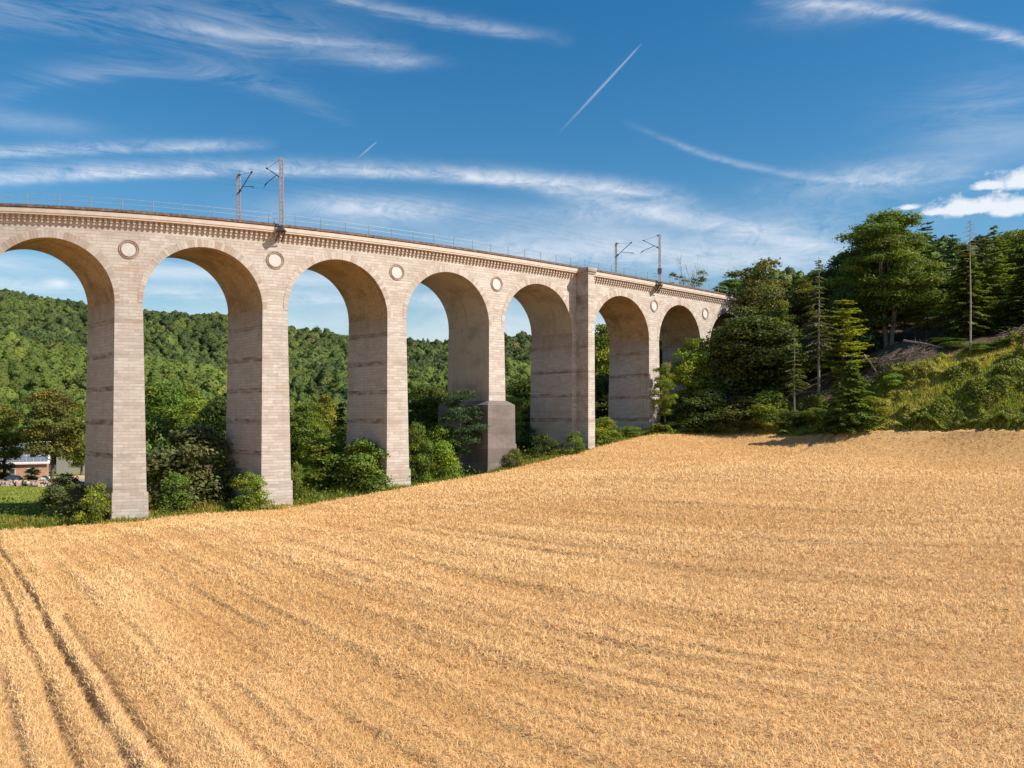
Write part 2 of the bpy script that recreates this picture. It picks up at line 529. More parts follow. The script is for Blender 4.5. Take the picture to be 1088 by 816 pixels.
def track(x, y):
    w, v = field_coords(x, y)
    t = np.zeros(np.shape(x))
    wob = (vnoise(v * 0.15, w * 0 + 3.0, 5) - 0.5) * 0.25
    for c, hw, amt, v0, v1 in TRACKS:
        broken = np.clip(vnoise(v * 0.45, w * 0 + c, 9) * 1.8 - 0.15, 0, 1) if amt < 0.7 else np.clip(vnoise(v * 0.6, w * 0 + c, 9) * 1.4 + 0.3, 0, 1)
        t = np.maximum(t, amt * broken * np.exp(-((w - c - wob) / hw) ** 2) * ((v > v0) & (v < v1)))
    for c in (55.2, 57.1):
        broken = np.clip(vnoise(w * 0.35, v * 0 + c, 12) * 1.6 - 0.3, 0, 1)
        t = np.maximum(t, 0.55 * broken * np.exp(-((v - c - wob * 2) / 0.3) ** 2))
    return t


def lay(x, y):
    """how high and how thick the crop stands, 0..1: long streaks along the rows, some lodged patches"""
    w, v = field_coords(x, y)
    a = fbm(w * 0.85, v * 0.045, 21, 3)
    b = fbm(w * 0.22, v * 0.03, 31, 2)
    c = fbm(w * 0.25, v * 0.18, 41, 2)
    fine = fbm(w * 2.3, v * 0.05, 61, 2)
    s = 0.38 * a + 0.26 * fine + 0.2 * b + 0.2 * c
    for cw, hw, amt, v0, v1 in ((12.0, 0.9, 0.16, 30, 62), (15.8, 0.8, 0.14, 10, 50), (23.0, 0.5, 0.13, 0, 40), (26.4, 0.8, 0.1, 0, 40), (18.9, 0.5, 0.1, 0, 40)):
        s = s - amt * np.exp(-((w - cw) / hw) ** 2) * ((v > v0) & (v < v1)) * np.clip(vnoise(v * 0.12, cw + 0 * v, 3) * 2, 0, 1)
    for cv, hv, amt in ((57, 1.5, 0.12), (64, 1.2, 0.10), (69, 0.8, 0.08)):
        s = s - amt * np.exp(-((v - cv) / hv) ** 2) * np.clip(vnoise(w * 0.1, cv + 0 * v, 4) * 2, 0, 1)
    px = HX + F * x / np.maximum(y, 8)
    rim = np.clip(1 - (edge_y(x) - y) / 30, 0, 1) * np.clip((px - 600) / 200, 0, 1)
    return np.clip((s - 0.5) * 2.9 + 0.5 - 0.55 * rim, 0, 1)


def crop_h(L, y):
    k = np.clip((y - 60) / 30, 0, 1)
    return (0.34 + 0.28 * L) * (1 - k) + (0.50 + 0.06 * L) * k


def wheat_canopy():
    xs = axis([(-120, -62, 1.2), (-62, -45, 0.3), (-45, -4, 0.16), (-4, 72, 0.3), (72, 130, 1.2)])
    ys = axis([(-20, 14, 1.2), (14, 60, 0.16), (60, 129, 0.3)])
    X, Y = np.meshgrid(xs, ys)
    ey = edge_y(X)
    inside = Y < ey + 0.3
    Yc = np.minimum(Y, ey)
    t = track(X, Yc)
    L = lay(X, Yc)
    near = np.clip((ey - Yc) / 0.5, 0, 1)
    bumpy = (rng.random(X.shape) - 0.5) * 0.10
    h = (crop_h(L, Yc) + bumpy) * (1 - 0.85 * t)
    h = np.where(near <= 0, 0.0, h)
    Z = ground(X, Yc) + h
    n1, n2 = len(xs), len(ys)
    ii = np.arange(n1 * n2).reshape(n2, n1)
    q = np.stack([ii[:-1, :-1], ii[:-1, 1:], ii[1:, 1:], ii[1:, :-1]], -1).reshape(-1, 4)
    ok = (inside[:-1, :-1] & inside[:-1, 1:]).reshape(-1)
    return np.stack([X, Yc, Z], -1).reshape(-1, 3), q[ok], t.ravel(), L.ravel()


def wheat_mat():
    m, nt, b = new_mat('ripe_wheat')
    g = NT(nt)
    tc = g.n('ShaderNodeTexCoord'); ob = tc.outputs['Object']
    geo = g.n('ShaderNodeNewGeometry')
    la = g.n('ShaderNodeAttribute', attribute_name='lay').outputs['Fac']
    tr = g.n('ShaderNodeAttribute', attribute_name='track').outputs['Fac']
    n1 = g.noise(ob, 6.0, 6, 0.75); n0 = g.noise(ob, 0.05, 3)
    f = g.math('ADD', g.math('MULTIPLY', la, 0.7), g.math('MULTIPLY', n0.outputs['Fac'], 0.3))
    c = g.mix(g.ramp(f, 0.15, 0.85), rgba((0.72, 0.425, 0.165)), rgba((0.90, 0.61, 0.295)))
    c = g.mix(g.math('MULTIPLY', g.ramp(n1.outputs['Fac'], 0.45, 0.75), 0.35), c, rgba((0.60, 0.36, 0.14)))
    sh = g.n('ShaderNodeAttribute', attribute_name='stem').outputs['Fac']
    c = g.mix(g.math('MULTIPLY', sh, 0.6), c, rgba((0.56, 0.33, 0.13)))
    c = g.mix(g.math('MULTIPLY', tr, 0.75), c, rgba((0.27, 0.15, 0.07)))
    v = g.math('ADD', g.math('MULTIPLY', geo.outputs['Random Per Island'], 0.36), 0.82)
    vm = g.n('ShaderNodeVectorMath', operation='SCALE'); g.put(vm.inputs[0], c); g.put(vm.inputs['Scale'], v)
    g.put(b.inputs['Base Color'], vm.outputs[0]); b.inputs['Roughness'].default_value = 0.7
    b.inputs['Specular IOR Level'].default_value = 0.25
    t = g.n('ShaderNodeBsdfTranslucent'); g.put(t.inputs['Color'], vm.outputs[0])
    ms = g.n('ShaderNodeMixShader'); ms.inputs[0].default_value = 0.15
    nt.links.new(b.outputs[0], ms.inputs[1]); nt.links.new(t.outputs[0], ms.inputs[2])
    nt.links.new(ms.outputs[0], nt.nodes['Material Output'].inputs['Surface'])
    return m


def wheat_blades():
    V, Q, T, LA = [], [], [], []
    base = 0
    # (near depth, far depth, stalks per m2, length, half width): coarser tufts further away
    for d0, d1, dens, ln, hw in ((14, 30, 360, 0.28, 0.0075), (30, 45, 200, 0.31, 0.011), (45, 70, 90, 0.34, 0.016), (70, 129, 32, 0.36, 0.026)):
        area = 0
        N = int(dens * ((d1 - d0) * 1.45 * (d0 + d1) / 2 + 6 * (d1 - d0)))
        y = np.sqrt(rng.random(N) * (d1 ** 2 - d0 ** 2) + d0 ** 2)
        x = (rng.random(N) - 0.5) * (1.45 * y + 6)
        keep = (y < edge_y(x) - 0.1)
        x, y = x[keep], y[keep]
        t = track(x, y); L = lay(x, y)
        keep = rng.random(len(x)) > t * 1.1
        keep &= rng.random(len(x)) < 0.55 + 0.45 * L
        x, y, t, L = x[keep], y[keep], t[keep], L[keep]
        n = len(x)
        z0 = ground(x, y) + crop_h(L, y) * (1 - 0.8 * t) - 0.06 + 0.10 * (rng.random(n) - 0.5)
        # stalks lean in drifts, heads nod over
        w, v = field_coords(x, y)
        ang = fbm(x * 0.12, y * 0.12, 77, 3) * 2.5 + rng.normal(0, 1.5, n)
        lean = 0.25 + 0.5 * rng.random(n)
        l = ln * (0.7 + 0.6 * rng.random(n))
        dx, dy = np.cos(ang), np.sin(ang)
        ca = rng.random(n) * math.pi * 2
        sx, sy = np.cos(ca) * hw, np.sin(ca) * hw
        p0 = np.stack([x, y, z0], -1)
        p1 = p0 + np.stack([dx * lean * l * 0.6, dy * lean * l * 0.6, l * 0.48], -1)
        p2 = p1 + np.stack([dx * l * 0.42, dy * l * 0.42, l * (0.16 - 0.5 * rng.random(n) * lean)], -1)
        s = np.stack([sx, sy, np.zeros(n)], -1)
        vv = np.stack([p0 - s * 0.6, p0 + s * 0.6, p1 - s * 1.1, p1 + s * 1.1, p2 - s * 0.5, p2 + s * 0.5], 1).reshape(-1, 3)
        k = base + np.arange(n)[:, None] * 6
        q = np.concatenate([k + np.array([0, 1, 3, 2]), k + np.array([2, 3, 5, 4])], 0)
        V.append(vv); Q.append(q); T.append(np.repeat(t, 6)); LA.append(np.repeat(L, 6))
        base += n * 6
    return np.concatenate(V), np.concatenate(Q), np.concatenate(T), np.concatenate(LA)


cv, cq, ct, cl = wheat_canopy()
bv, bq, bt, bl = wheat_blades()
me = mesh_np('wheat', np.concatenate([cv, bv]), np.concatenate([cq, bq + len(cv)]),
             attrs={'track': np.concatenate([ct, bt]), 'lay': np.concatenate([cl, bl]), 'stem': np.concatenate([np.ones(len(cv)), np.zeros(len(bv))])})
tag(link('wheat', me, wheat_mat()), 'ripe golden wheat covering the whole sloping field in front of the viaduct', 'wheat', kind='stuff')
print('wheat faces', len(cq) + len(bq))
# ------------------------------------------------------------------ the viaduct
import bmesh
# plan of the front wall: y as a cubic of x; s is the distance along it from the first pier in view
_bx = np.linspace(-95, 70, 3301)
_by = -3.61628869e-05 * _bx ** 3 + 4.09851178e-03 * _bx ** 2 + 8.52795212e-01 * _bx + 112.384558
_lo = _bx < -50.0    # straight on beyond the left end
_k = int(np.argmax(~_lo)); _sl = (_by[_k + 1] - _by[_k]) / (_bx[_k + 1] - _bx[_k])
_by[:_k] = _by[_k] + (_bx[:_k] - _bx[_k]) * _sl
_bs = np.concatenate([[0], np.cumsum(np.hypot(np.diff(_bx), np.diff(_by)))])
_bs -= np.interp(-39.5, _bx, _bs)
WID = 8.5


def bdir(s):
    a = R(float(np.interp(s, [-40, 15, 30, 60, 80, 100], [43.5, 43.3, 43, 41, 39, 37])))
    return -math.sin(a), math.cos(a)


def bp(s, d, z):
    x = float(np.interp(s, _bs, _bx)); y = float(np.interp(s, _bs, _by))
    ux, uy = bdir(s)
    return (x + ux * d, y + uy * d, CAM_Z + z)


def btan(s):
    a, b = bp(s - 0.2, 0, 0), bp(s + 0.2, 0, 0)
    v = Vector((b[0] - a[0], b[1] - a[1], 0)); return v.normalized()


# clear openings between piers: (left s, right s, crown z)
SPRING = 11.55
ARCH = [(-28.4, -16.2), (-13.5, -1.33), (1.33, 13.38), (16.1, 28.2), (30.7, 43.15), (45.65, 58.4), (62.9, 76.15), (78.75, 90.7), (93.5, 105.6)]
CROWN = 17.78
TOPW = 19.25        # top of the plain wall
S0, S1 = -31.0, 124.0
BASEZ = {}
viaduct = empty('viaduct', bp(46, WID / 2, -8))
tag(viaduct, 'long pale limestone railway viaduct with tall round arches curving across the valley', 'viaduct')
VI = viaduct.matrix_world.copy()
bpy.context.view_layer.update()


def vpart(mb, name, mat, parent=None, smooth=False):
    """a part of the viaduct; points are given in world space"""
    off = viaduct.location
    for i, v in enumerate(mb.v): mb.v[i] = (v[0] - off[0], v[1] - off[1], v[2] - off[2])
    return mb.build(name, mat, parent or viaduct, smooth)


def arch_z(s, a, b, extra=0.0):
    """height of the intrados (or extrados for extra>0) above s"""
    c = (a + b) / 2; hw = (b - a) / 2 + extra; h = CROWN - SPRING + extra
    t = max(-1, min(1, (s - c) / hw))
    return SPRING + h * math.sqrt(max(0, 1 - t * t))


def wall_bottom(s, extra=0.0):
    for a, b in ARCH:
        if a - extra < s < b + extra: return arch_z(s, a, b, extra)
    return SPRING - 1.5 if s < ARCH[-1][1] else 4.0


# spandrel walls, front and back
stops = sorted(set([S0, S1] + [round(a + (b - a) * (0.5 - 0.5 * math.cos(math.pi * k / 26)), 4) for a, b in ARCH for k in range(27)] +
                   [round(x, 3) for x in np.arange(S0, S1, 1.0)]))
stops = [s for i, s in enumerate(stops) if i == 0 or s - stops[i - 1] > 1e-3]
for d, nm in ((0.0, 'front'), (WID, 'back')):
    mb = MB()
    for s0, s1 in zip(stops[:-1], stops[1:]):
        m = (s0 + s1) / 2
        inside = any(a < m < b for a, b in ARCH)
        if inside:
            ab = [(a, b) for a, b in ARCH if a < m < b][0]
            z0, z1 = arch_z(s0, *ab), arch_z(s1, *ab)
        else:
            z0 = z1 = SPRING if m < ARCH[-1][1] else 2.0
            if m < ARCH[0][0]: z0 = z1 = -14
        nz = max(1, int((TOPW - min(z0, z1)) / 3))
        for k in range(nz):
            a0 = z0 + (TOPW - z0) * k / nz; a1 = z1 + (TOPW - z1) * k / nz
            b0 = z0 + (TOPW - z0) * (k + 1) / nz; b1 = z1 + (TOPW - z1) * (k + 1) / nz
            pts = [bp(s0, d, a0), bp(s1, d, a1), bp(s1, d, b1), bp(s0, d, b0)]
            uvs = [(s0, CAM_Z + a0), (s1, CAM_Z + a1), (s1, CAM_Z + b1), (s0, CAM_Z + b0)]
            if d > 0: pts.reverse(); uvs.reverse()
            mb.face(pts, uvs)
    vpart(mb, 'spandrel_wall', M['front'])

# barrel vaults and voussoir rings
for i, (a, b) in enumerate(ARCH):
    c = (a + b) / 2; hw = (b - a) / 2; h = CROWN - SPRING
    mb = MB(); n = 40; arc = 0
    for k in range(n):
        t0, t1 = math.pi * k / n, math.pi * (k + 1) / n
        q = [(c - hw * math.cos(t), SPRING + h * math.sin(t)) for t in (t0, t1)]
        ln = math.hypot(q[1][0] - q[0][0], q[1][1] - q[0][1])
        for j in range(4):
            d0, d1 = WID * j / 4, WID * (j + 1) / 4
            mb.face([bp(q[0][0], d0, q[0][1]), bp(q[0][0], d1, q[0][1]), bp(q[1][0], d1, q[1][1]), bp(q[1][0], d0, q[1][1])],
                    [(d0 + i * 13, arc), (d1 + i * 13, arc), (d1 + i * 13, arc + ln), (d0 + i * 13, arc + ln)])
        arc += ln
    vpart(mb, 'arch_vault', M['render'] if i in (4, 5) else M['soffit'], smooth=True)
    nb = 58; RT = 0.80
    for side, dd in ((0, -1), (1, 1)):
        mb = MB()
        for k in range(nb):
            t0, t1 = math.pi * (k + 0.02) / nb, math.pi * (k + 0.98) / nb
            pr = 0.02 + 0.025 * random.random()
            rt = RT + 0.10 * (random.random() - 0.5)
            d_out, d_in = (-pr, 0.05) if side == 0 else (WID + pr, WID - 0.05)
            q = []
            rt *= 0.5 + 0.5 * math.sin((t0 + t1) / 2) ** 0.7
            for t, e in ((t0, -0.012), (t1, -0.012), (t1, rt), (t0, rt)):
                q.append((c - (hw + e) * math.cos(t), SPRING + (h + e) * math.sin(t)))
            mb.hexa([bp(s_, d_out, z_) for s_, z_ in q] + [bp(s_, d_in, z_) for s_, z_ in q])
        o = vpart(mb, 'arch_ring', M['voussoir'])
        # merge corners so that each stone is one island
        bm = bmesh.new(); bm.from_mesh(o.data); bmesh.ops.remove_doubles(bm, verts=bm.verts, dist=0.0015); bmesh.ops.recalc_face_normals(bm, faces=bm.faces)
        bm.to_mesh(o.data); bm.free()

# piers
PIER = [(-16.2, -13.5), (-1.33, 1.33), (13.38, 16.1), (28.2, 30.7), (43.15, 45.65), (58.4, 62.9), (76.15, 78.75), (90.7, 93.5), (105.6, 108.4)]


def prism(mb, s0, s1, d0, d1, z0, z1, e0=0.0, e1=0.0, uo=0.0, nz=1, side=None):
    """box in bridge coordinates; grows by e0 at the bottom and e1 at the top; side gets the flank faces"""
    side = side or mb
    for k in range(nz):
        za = z0 + (z1 - z0) * k / nz; zb = z0 + (z1 - z0) * (k + 1) / nz
        ea = e0 + (e1 - e0) * k / nz; eb = e0 + (e1 - e0) * (k + 1) / nz
        def c(s, d, z, e):
            return bp(s + (e if s == s1 else -e), d + (e if d == d1 else -e), z)
        A = [c(s0, d0, za, ea), c(s1, d0, za, ea), c(s1, d1, za, ea), c(s0, d1, za, ea)]
        B = [c(s0, d0, zb, eb), c(s1, d0, zb, eb), c(s1, d1, zb, eb), c(s0, d1, zb, eb)]
        W = [s1 - s0, d1 - d0, s1 - s0, d1 - d0]; st = [s0, d0 + 31 + s0, s0 + 7, d0 + 57 + s0]
        for j in range(4):
            j2 = (j + 1) % 4
            (mb if j in (0, 2) else side).face([A[j], A[j2], B[j2], B[j]],
                [(st[j] + uo, CAM_Z + za), (st[j] + W[j] + uo, CAM_Z + za), (st[j] + W[j] + uo, CAM_Z + zb), (st[j] + uo, CAM_Z + zb)])
        if k == nz - 1: mb.face(B, [(s0, d0), (s1, d0), (s1, d1), (s0, d1)])
        if k == 0: mb.face(A[::-1], [(s0, d0), (s1, d0), (s1, d1), (s0, d1)])


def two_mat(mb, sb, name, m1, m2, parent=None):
    """one mesh with two stones: the flank faces take the second one"""
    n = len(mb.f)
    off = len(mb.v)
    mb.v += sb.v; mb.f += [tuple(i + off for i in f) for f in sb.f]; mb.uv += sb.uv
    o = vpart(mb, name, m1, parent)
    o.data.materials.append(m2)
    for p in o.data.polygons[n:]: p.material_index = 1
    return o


for i, (a, b) in enumerate(PIER):
    c = (a + b) / 2
    g0 = min(gz(*bp(a, 0, 0)[:2]), gz(*bp(b, WID, 0)[:2]), gz(*bp(b, 0, 0)[:2]), gz(*bp(a, WID, 0)[:2])) - CAM_Z
    gf = gz(*bp(c, 0, 0)[:2]) - CAM_Z
    zb = g0 - 0.8
    if i in (1, 2, 3): zp = {1: -8.05, 2: -7.35, 3: -6.6}[i]
    elif i == 4: zp = 1.75
    elif i == 0: zp = -8.6
    else: zp = zb
    mb, sb = MB(), MB()
    taper = 0.0135
    prism(mb, a, b, 0, WID, zp, SPRING, (SPRING - zp) * taper, 0.0, nz=5, side=sb)
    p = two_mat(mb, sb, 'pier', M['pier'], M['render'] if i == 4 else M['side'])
    if i in (0, 1, 2, 3):
        mb, sb = MB(), MB(); e = (SPRING - zp) * taper + 0.12
        prism(mb, a, b, 0, WID, zb, zp, e + 0.03, e, side=sb)
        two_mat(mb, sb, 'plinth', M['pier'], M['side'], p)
    if i == 4:
        mb, sb = MB(), MB(); e = 1.0
        prism(mb, a, b, 0, WID, -3.9, 1.2, e + 0.05, e)
        prism(mb, a, b, 0, WID, 1.2, 1.75, e, 0.22)
        prism(mb, a, b, 0, WID, zb, -3.9, e + 0.2, e + 0.15)
        two_mat(mb, sb, 'plinth', M['concrete'], M['concrete'], p)
    if i == 5:
        mb, sb = MB(), MB()
        prism(mb, a + 0.85, a + 2.15, -2.35, -0.003, zb, 19.7, 0.06, 0.0, side=sb, nz=4)
        q = two_mat(mb, sb, 'buttress', M['pier'], M['buttress'])
        mb = MB(); prism(mb, a + 0.85, a + 2.15, -2.35, 0.6, 19.7, 20.05, 0.10, 0.16); prism(mb, a + 0.85, a + 2.15, -2.35, 0.6, 20.05, 20.6, 0.24, 0.26)
        vpart(mb, 'cap', M['buttress'], q)

# medallions above the piers
for i in (0, 1, 2, 3, 4, 6, 7):
    a, b = PIER[i]; c = (a + b) / 2
    mb = MB(); n = 32
    def rp(r, t, d): return bp(c + r * math.cos(t), d, 17.0 + r * math.sin(t))
    for k in range(n):
        t0, t1 = 2 * math.pi * k / n, 2 * math.pi * (k + 1) / n
        prof = [(1.00, -0.002), (0.99, -0.07), (0.92, -0.09), (0.88, -0.03), (0.82, -0.03), (0.79, -0.10), (0.72, -0.09), (0.70, -0.002)]
        for (r0, d0), (r1, d1) in zip(prof[:-1], prof[1:]):
            mb.face([rp(r0, t0, d0), rp(r0, t1, d0), rp(r1, t1, d1), rp(r1, t0, d1)])
    ring = vpart(mb, 'medallion', M['ocring'], smooth=False)
    mb = MB(); mb.face([rp(0.70, -2 * math.pi * k / n, -0.02) for k in range(n)][::-1])
    vpart(mb, 'medallion_panel', M['ocdisc'], ring)

# cornice: corbel table, fascia, coping
for d, sg in ((0.0, -1), (WID, 1)):
    mb = MB()
    st = 0.53
    s = S0
    while s < S1 - st:
        if not (sg < 0 and 59.1 < s < 60.6):
            def q(ss, dd, zz): return bp(ss, d + sg * dd, zz)
            for (w0, w1, z0, z1, pr) in ((0.02, 0.21, 19.22, 19.55, 0.26), (0.0, 0.23, 19.55, 19.95, 0.38)):
                P8 = [q(s + w0, pr, z0), q(s + w1, pr, z0), q(s + w1, -0.02, z0), q(s + w0, -0.02, z0),
                      q(s + w0, pr, z1), q(s + w1, pr, z1), q(s + w1, -0.02, z1), q(s + w0, -0.02, z1)]
                mb.hexa(P8)
        s += st
    vpart(mb, 'corbel_table', M['corbel'])

    def strip(prof, name, mat, uvs=1.0):
        mb = MB(); ss = np.arange(S0, S1 + 0.01, 1.0)
        for s0, s1 in zip(ss[:-1], ss[1:]):
            acc = 0
            for (d0, z0), (d1, z1) in zip(prof[:-1], prof[1:]):
                ln = math.hypot(d1 - d0, z1 - z0)
                mb.face([bp(s0, d + sg * d0, z0), bp(s1, d + sg * d0, z0), bp(s1, d + sg * d1, z1), bp(s0, d + sg * d1, z1)],
                        [(s0, acc), (s1, acc), (s1, acc + ln), (s0, acc + ln)])
                acc += ln
        return vpart(mb, name, mat)
    strip([(0.0, TOPW), (0.06, TOPW), (0.06, 19.95), (0.60, 19.952), (0.60, 20.10), (0.66, 20.14), (0.66, 20.56), (0.50, 20.62), (0.0, 20.622)], 'fascia', M['fascia'])
    strip([(0.46, 20.625), (0.74, 20.63), (0.74, 20.80), (0.60, 20.84), (0.60, 20.93), (-0.1, 20.95), (-0.1, 20.60)], 'coping', M['coping'])
mb = MB(); ss = np.arange(S0, S1 + 0.01, 1.0)
for s0, s1 in zip(ss[:-1], ss[1:]):
    mb.face([bp(s0, 0.05, 20.80), bp(s1, 0.05, 20.80), bp(s1, WID - 0.05, 20.80), bp(s0, WID - 0.05, 20.80)])
vpart(mb, 'ballast_bed', M['ballast'])
# closing wall at the near end
mb = MB(); mb.face([bp(S0, 0, -14), bp(S0, WID, -14), bp(S0, WID, 20.9), bp(S0, 0, 20.9)]); vpart(mb, 'end_wall', M['front'])


# ------------------------------------------------------------------ railings
def railing(d, label, s_from, s_to, mat):
    top = empty('railing', bp((s_from + s_to) / 2, d, 20.9)); loc = Vector(top.location)
    tag(top, label, 'railing', 'railings along the viaduct deck')
    def loc_(p): return Vector(p) - loc
    mb = MB(); ss = np.arange(s_from, s_to, 1.46)
    for z in (22.0, 21.5):
        for s0, s1 in zip(ss[:-1], ss[1:]):
            mb.bar(loc_(bp(s0, d, z)), loc_(bp(s1, d, z)), 0.045)
    mb.build('handrail', mat, top)
    base = None
    for s in np.arange(s_from, s_to, 2.92):
        if base is None:
            mb = MB(); mb.box((0, 0, 0.56), (0.075, 0.075, 1.16)); mb.box((0, 0, 0.02), (0.16, 0.16, 0.04))
            base = mb.mesh('post')
        o = link('post', base, mat, top)
        o.location = loc_(bp(s, d, 20.88))
    return top


railing(-0.5, 'thin grey metal railing on the front edge of the viaduct deck', S0 + 1, S1 - 4, M['galv'])
railing(WID + 0.5, 'thin grey metal railing on the far edge of the viaduct deck, behind the masts', S0 + 1, S1 - 4, M['galv'])


# ------------------------------------------------------------------ masts and wires
def mast(s, d, sgn, zb, label):
    base = Vector(bp(s, d, zb))
    ux, uy = bdir(s); t = btan(s); u = Vector((ux, uy, 0)) * sgn     # u points to the track
    top = empty('catenary_mast', base); tag(top, label, 'mast', 'catenary masts on the viaduct')
    H = 28.1 - zb
    mb = MB()
    for e in (-0.17, 0.17):
        mb.bar(t * e, t * e * 0.8 + Vector((0, 0, H)), 0.10, 0.20)
    mb.build('mast_post', M['mast'], top)
    mb = MB(); n = int(H / 0.45)
    for k in range(n):
        a = (-1) ** k * 0.15
        mb.bar(t * a + Vector((0, 0, 0.3 + k * 0.45)), t * -a + Vector((0, 0, 0.3 + (k + 1) * 0.45 - 0.05)), 0.05, 0.06)
    mb.build('lacing', M['rust'], top)
    mb = MB()
    if zb < 20.5:      # stands on a bracket bolted outside the cornice
        mb.box((0, 0, 0.06), (0.9, 0.9, 0.14)); mb.box((0, 0, 0.35), (0.5, 0.5, 0.5))
        w = u * 0.95
        for e in (-0.3, 0.3):
            mb.bar(t * e + Vector((0, 0, 0)), t * e + w + Vector((0, 0, -0.1)), 0.14)
            mb.bar(t * e - u * 0.2 + Vector((0, 0, -0.05)), t * e + w * 0.75 + Vector((0, 0, -1.05)), 0.12)
    else:
        mb.box((0, 0, 0.2), (0.6, 0.6, 0.5))
    mb.build('foot_bracket', M['rust'], top)
    mb = MB()
    z1 = H - 2.25
    mb.bar(Vector((0, 0, z1)), u * 3.3 + Vector((0, 0, z1 + 1.75)), 0.075)
    mb.bar(u * 1.1 + Vector((0, 0, z1 + 0.58)), u * 3.9 + Vector((0, 0, z1 + 0.05)), 0.06)
    mb.bar(u * 3.3 + Vector((0, 0, z1 + 0.12)), u * 4.1 + Vector((0, 0, z1 - 0.2)), 0.05)
    mb.bar(Vector((0, 0, H - 0.1)), u * 3.3 + Vector((0, 0, z1 + 1.75)), 0.025)
    mb.bar(Vector((0, 0, H - 0.15)), u * 0.5 + Vector((0, 0, H - 0.2)), 0.16)
    arm = mb.build('cantilever_arm', M['rust'], top)
    mb = MB()
    mb.bar(u * 0.15 + Vector((0, 0, z1 + 0.08)), u * 0.6 + Vector((0, 0, z1 + 0.32)), 0.17)
    mb.build('insulator', M['rust'], arm); mb = MB()
    mb.bar(u * 3.25 + Vector((0, 0, z1 + 1.7)), u * 3.45 + Vector((0, 0, z1 + 1.85)), 0.16)
    mb.build('insulator', M['rust'], arm)
    return base + u * 3.3 + Vector((0, 0, z1 + 1.85)), base + u * 3.9 + Vector((0, 0, z1 - 0.1))


A1 = mast(14.9, -1.1, 1, 20.05, 'tall grey lattice mast bracketed to the front cornice above the second pier from the left')
A2 = mast(14.3, WID - 0.5, -1, 20.85, 'shorter looking lattice mast left of its twin, on the far side of the deck')
A3 = mast(77.5, -1.1, 1, 20.05, 'lattice mast bracketed to the front cornice right of the square buttress, box on its post')
A4 = mast(77.2, WID - 0.5, -1, 20.85, 'lattice mast on the far side of the deck just right of the square buttress')
mb = MB(); p = Vector(bp(77.5, -1.1, 20.05)); mb.box((0, 0, 2.3), (0.55, 0.55, 0.8))
o = [x for x in bpy.data.objects if x.name.startswith('catenary_mast') and (Vector(x.location) - p).length < 0.1][0]
mb.build('switch_box', M['rust'], o)


# wires follow the curve of the deck in short spans held between the masts
def deck_wire(s0, s1, d, z, sag, label):
    mb = MB(); org = Vector(bp((s0 + s1) / 2, d, z)); pts = []
    for k in range(41):
        t = k / 40
        pts.append(Vector(bp(s0 + (s1 - s0) * t, d, z - 4 * sag * t * (1 - t))) - org)
    mb.tube(pts, [0.006] * 41, 4)
    o = mb.build('overhead_wire', M['rust']); o.location = org
    return tag(o, label, 'wire', 'overhead wires above the viaduct')


deck_wire(-30, 122, 2.35, 27.75, 0.6, 'upper carrying wire over the nearer track of the viaduct')
deck_wire(-30, 122, 2.6, 26.0, 0.05, 'lower contact wire over the nearer track of the viaduct')
deck_wire(-30, 122, 4.7, 27.7, 0.6, 'upper carrying wire over the farther track of the viaduct')
deck_wire(-30, 122, 4.5, 25.9, 0.05, 'lower contact wire over the farther track of the viaduct')

for s, lab in ((18.6, 'short signal post with a small box between the two left masts'),
               (83.0, 'short signal post between the two right masts on the far edge of the deck')):
    o = empty('signal_post', bp(s, WID - 0.3, 20.85)); tag(o, lab, 'signal')
    mb = MB(); mb.bar((0, 0, 0), (0, 0, 2.5), 0.12); mb.box((0, 0, 0.1), (0.3, 0.3, 0.2)); mb.build('post', M['mast'], o)
    mb = MB(); mb.box((0, -0.03, 1.9), (0.34, 0.25, 0.5)); mb.box((0.12, -0.05, 1.4), (0.2, 0.2, 0.3)); mb.build('signal_box', M['galv'], o)
# ------------------------------------------------------------------ leaves
def cards(p, nrm, size, aspect=0.6, up_bias=0.0, along=None):
    """folded diamond leaves at points p facing nrm; returns verts (4n,3), quads (n,4)"""
    n = len(p)
    r = rng.normal(size=(n, 3))
    if along is None: along = r
    u = along - (along * nrm).sum(1, keepdims=True) * nrm
    u /= np.maximum(np.linalg.norm(u, axis=1, keepdims=True), 1e-6)
    v = np.cross(nrm, u)
    s = np.asarray(size).reshape(-1, 1) * np.ones((n, 1))
    a = p - u * s * 0.5; c = p + u * s * 0.5
    b = p - v * s * aspect * 0.5 + nrm * s * 0.10 + u * s * 0.08
    d = p + v * s * aspect * 0.5 - nrm * s * 0.06 + u * s * 0.08
    vv = np.stack([a, b, c, d], 1).reshape(-1, 3)
    return vv, np.arange(n * 4).reshape(n, 4)


def unit(n):
    d = rng.normal(size=(n, 3)); return d / np.linalg.norm(d, axis=1, keepdims=True)


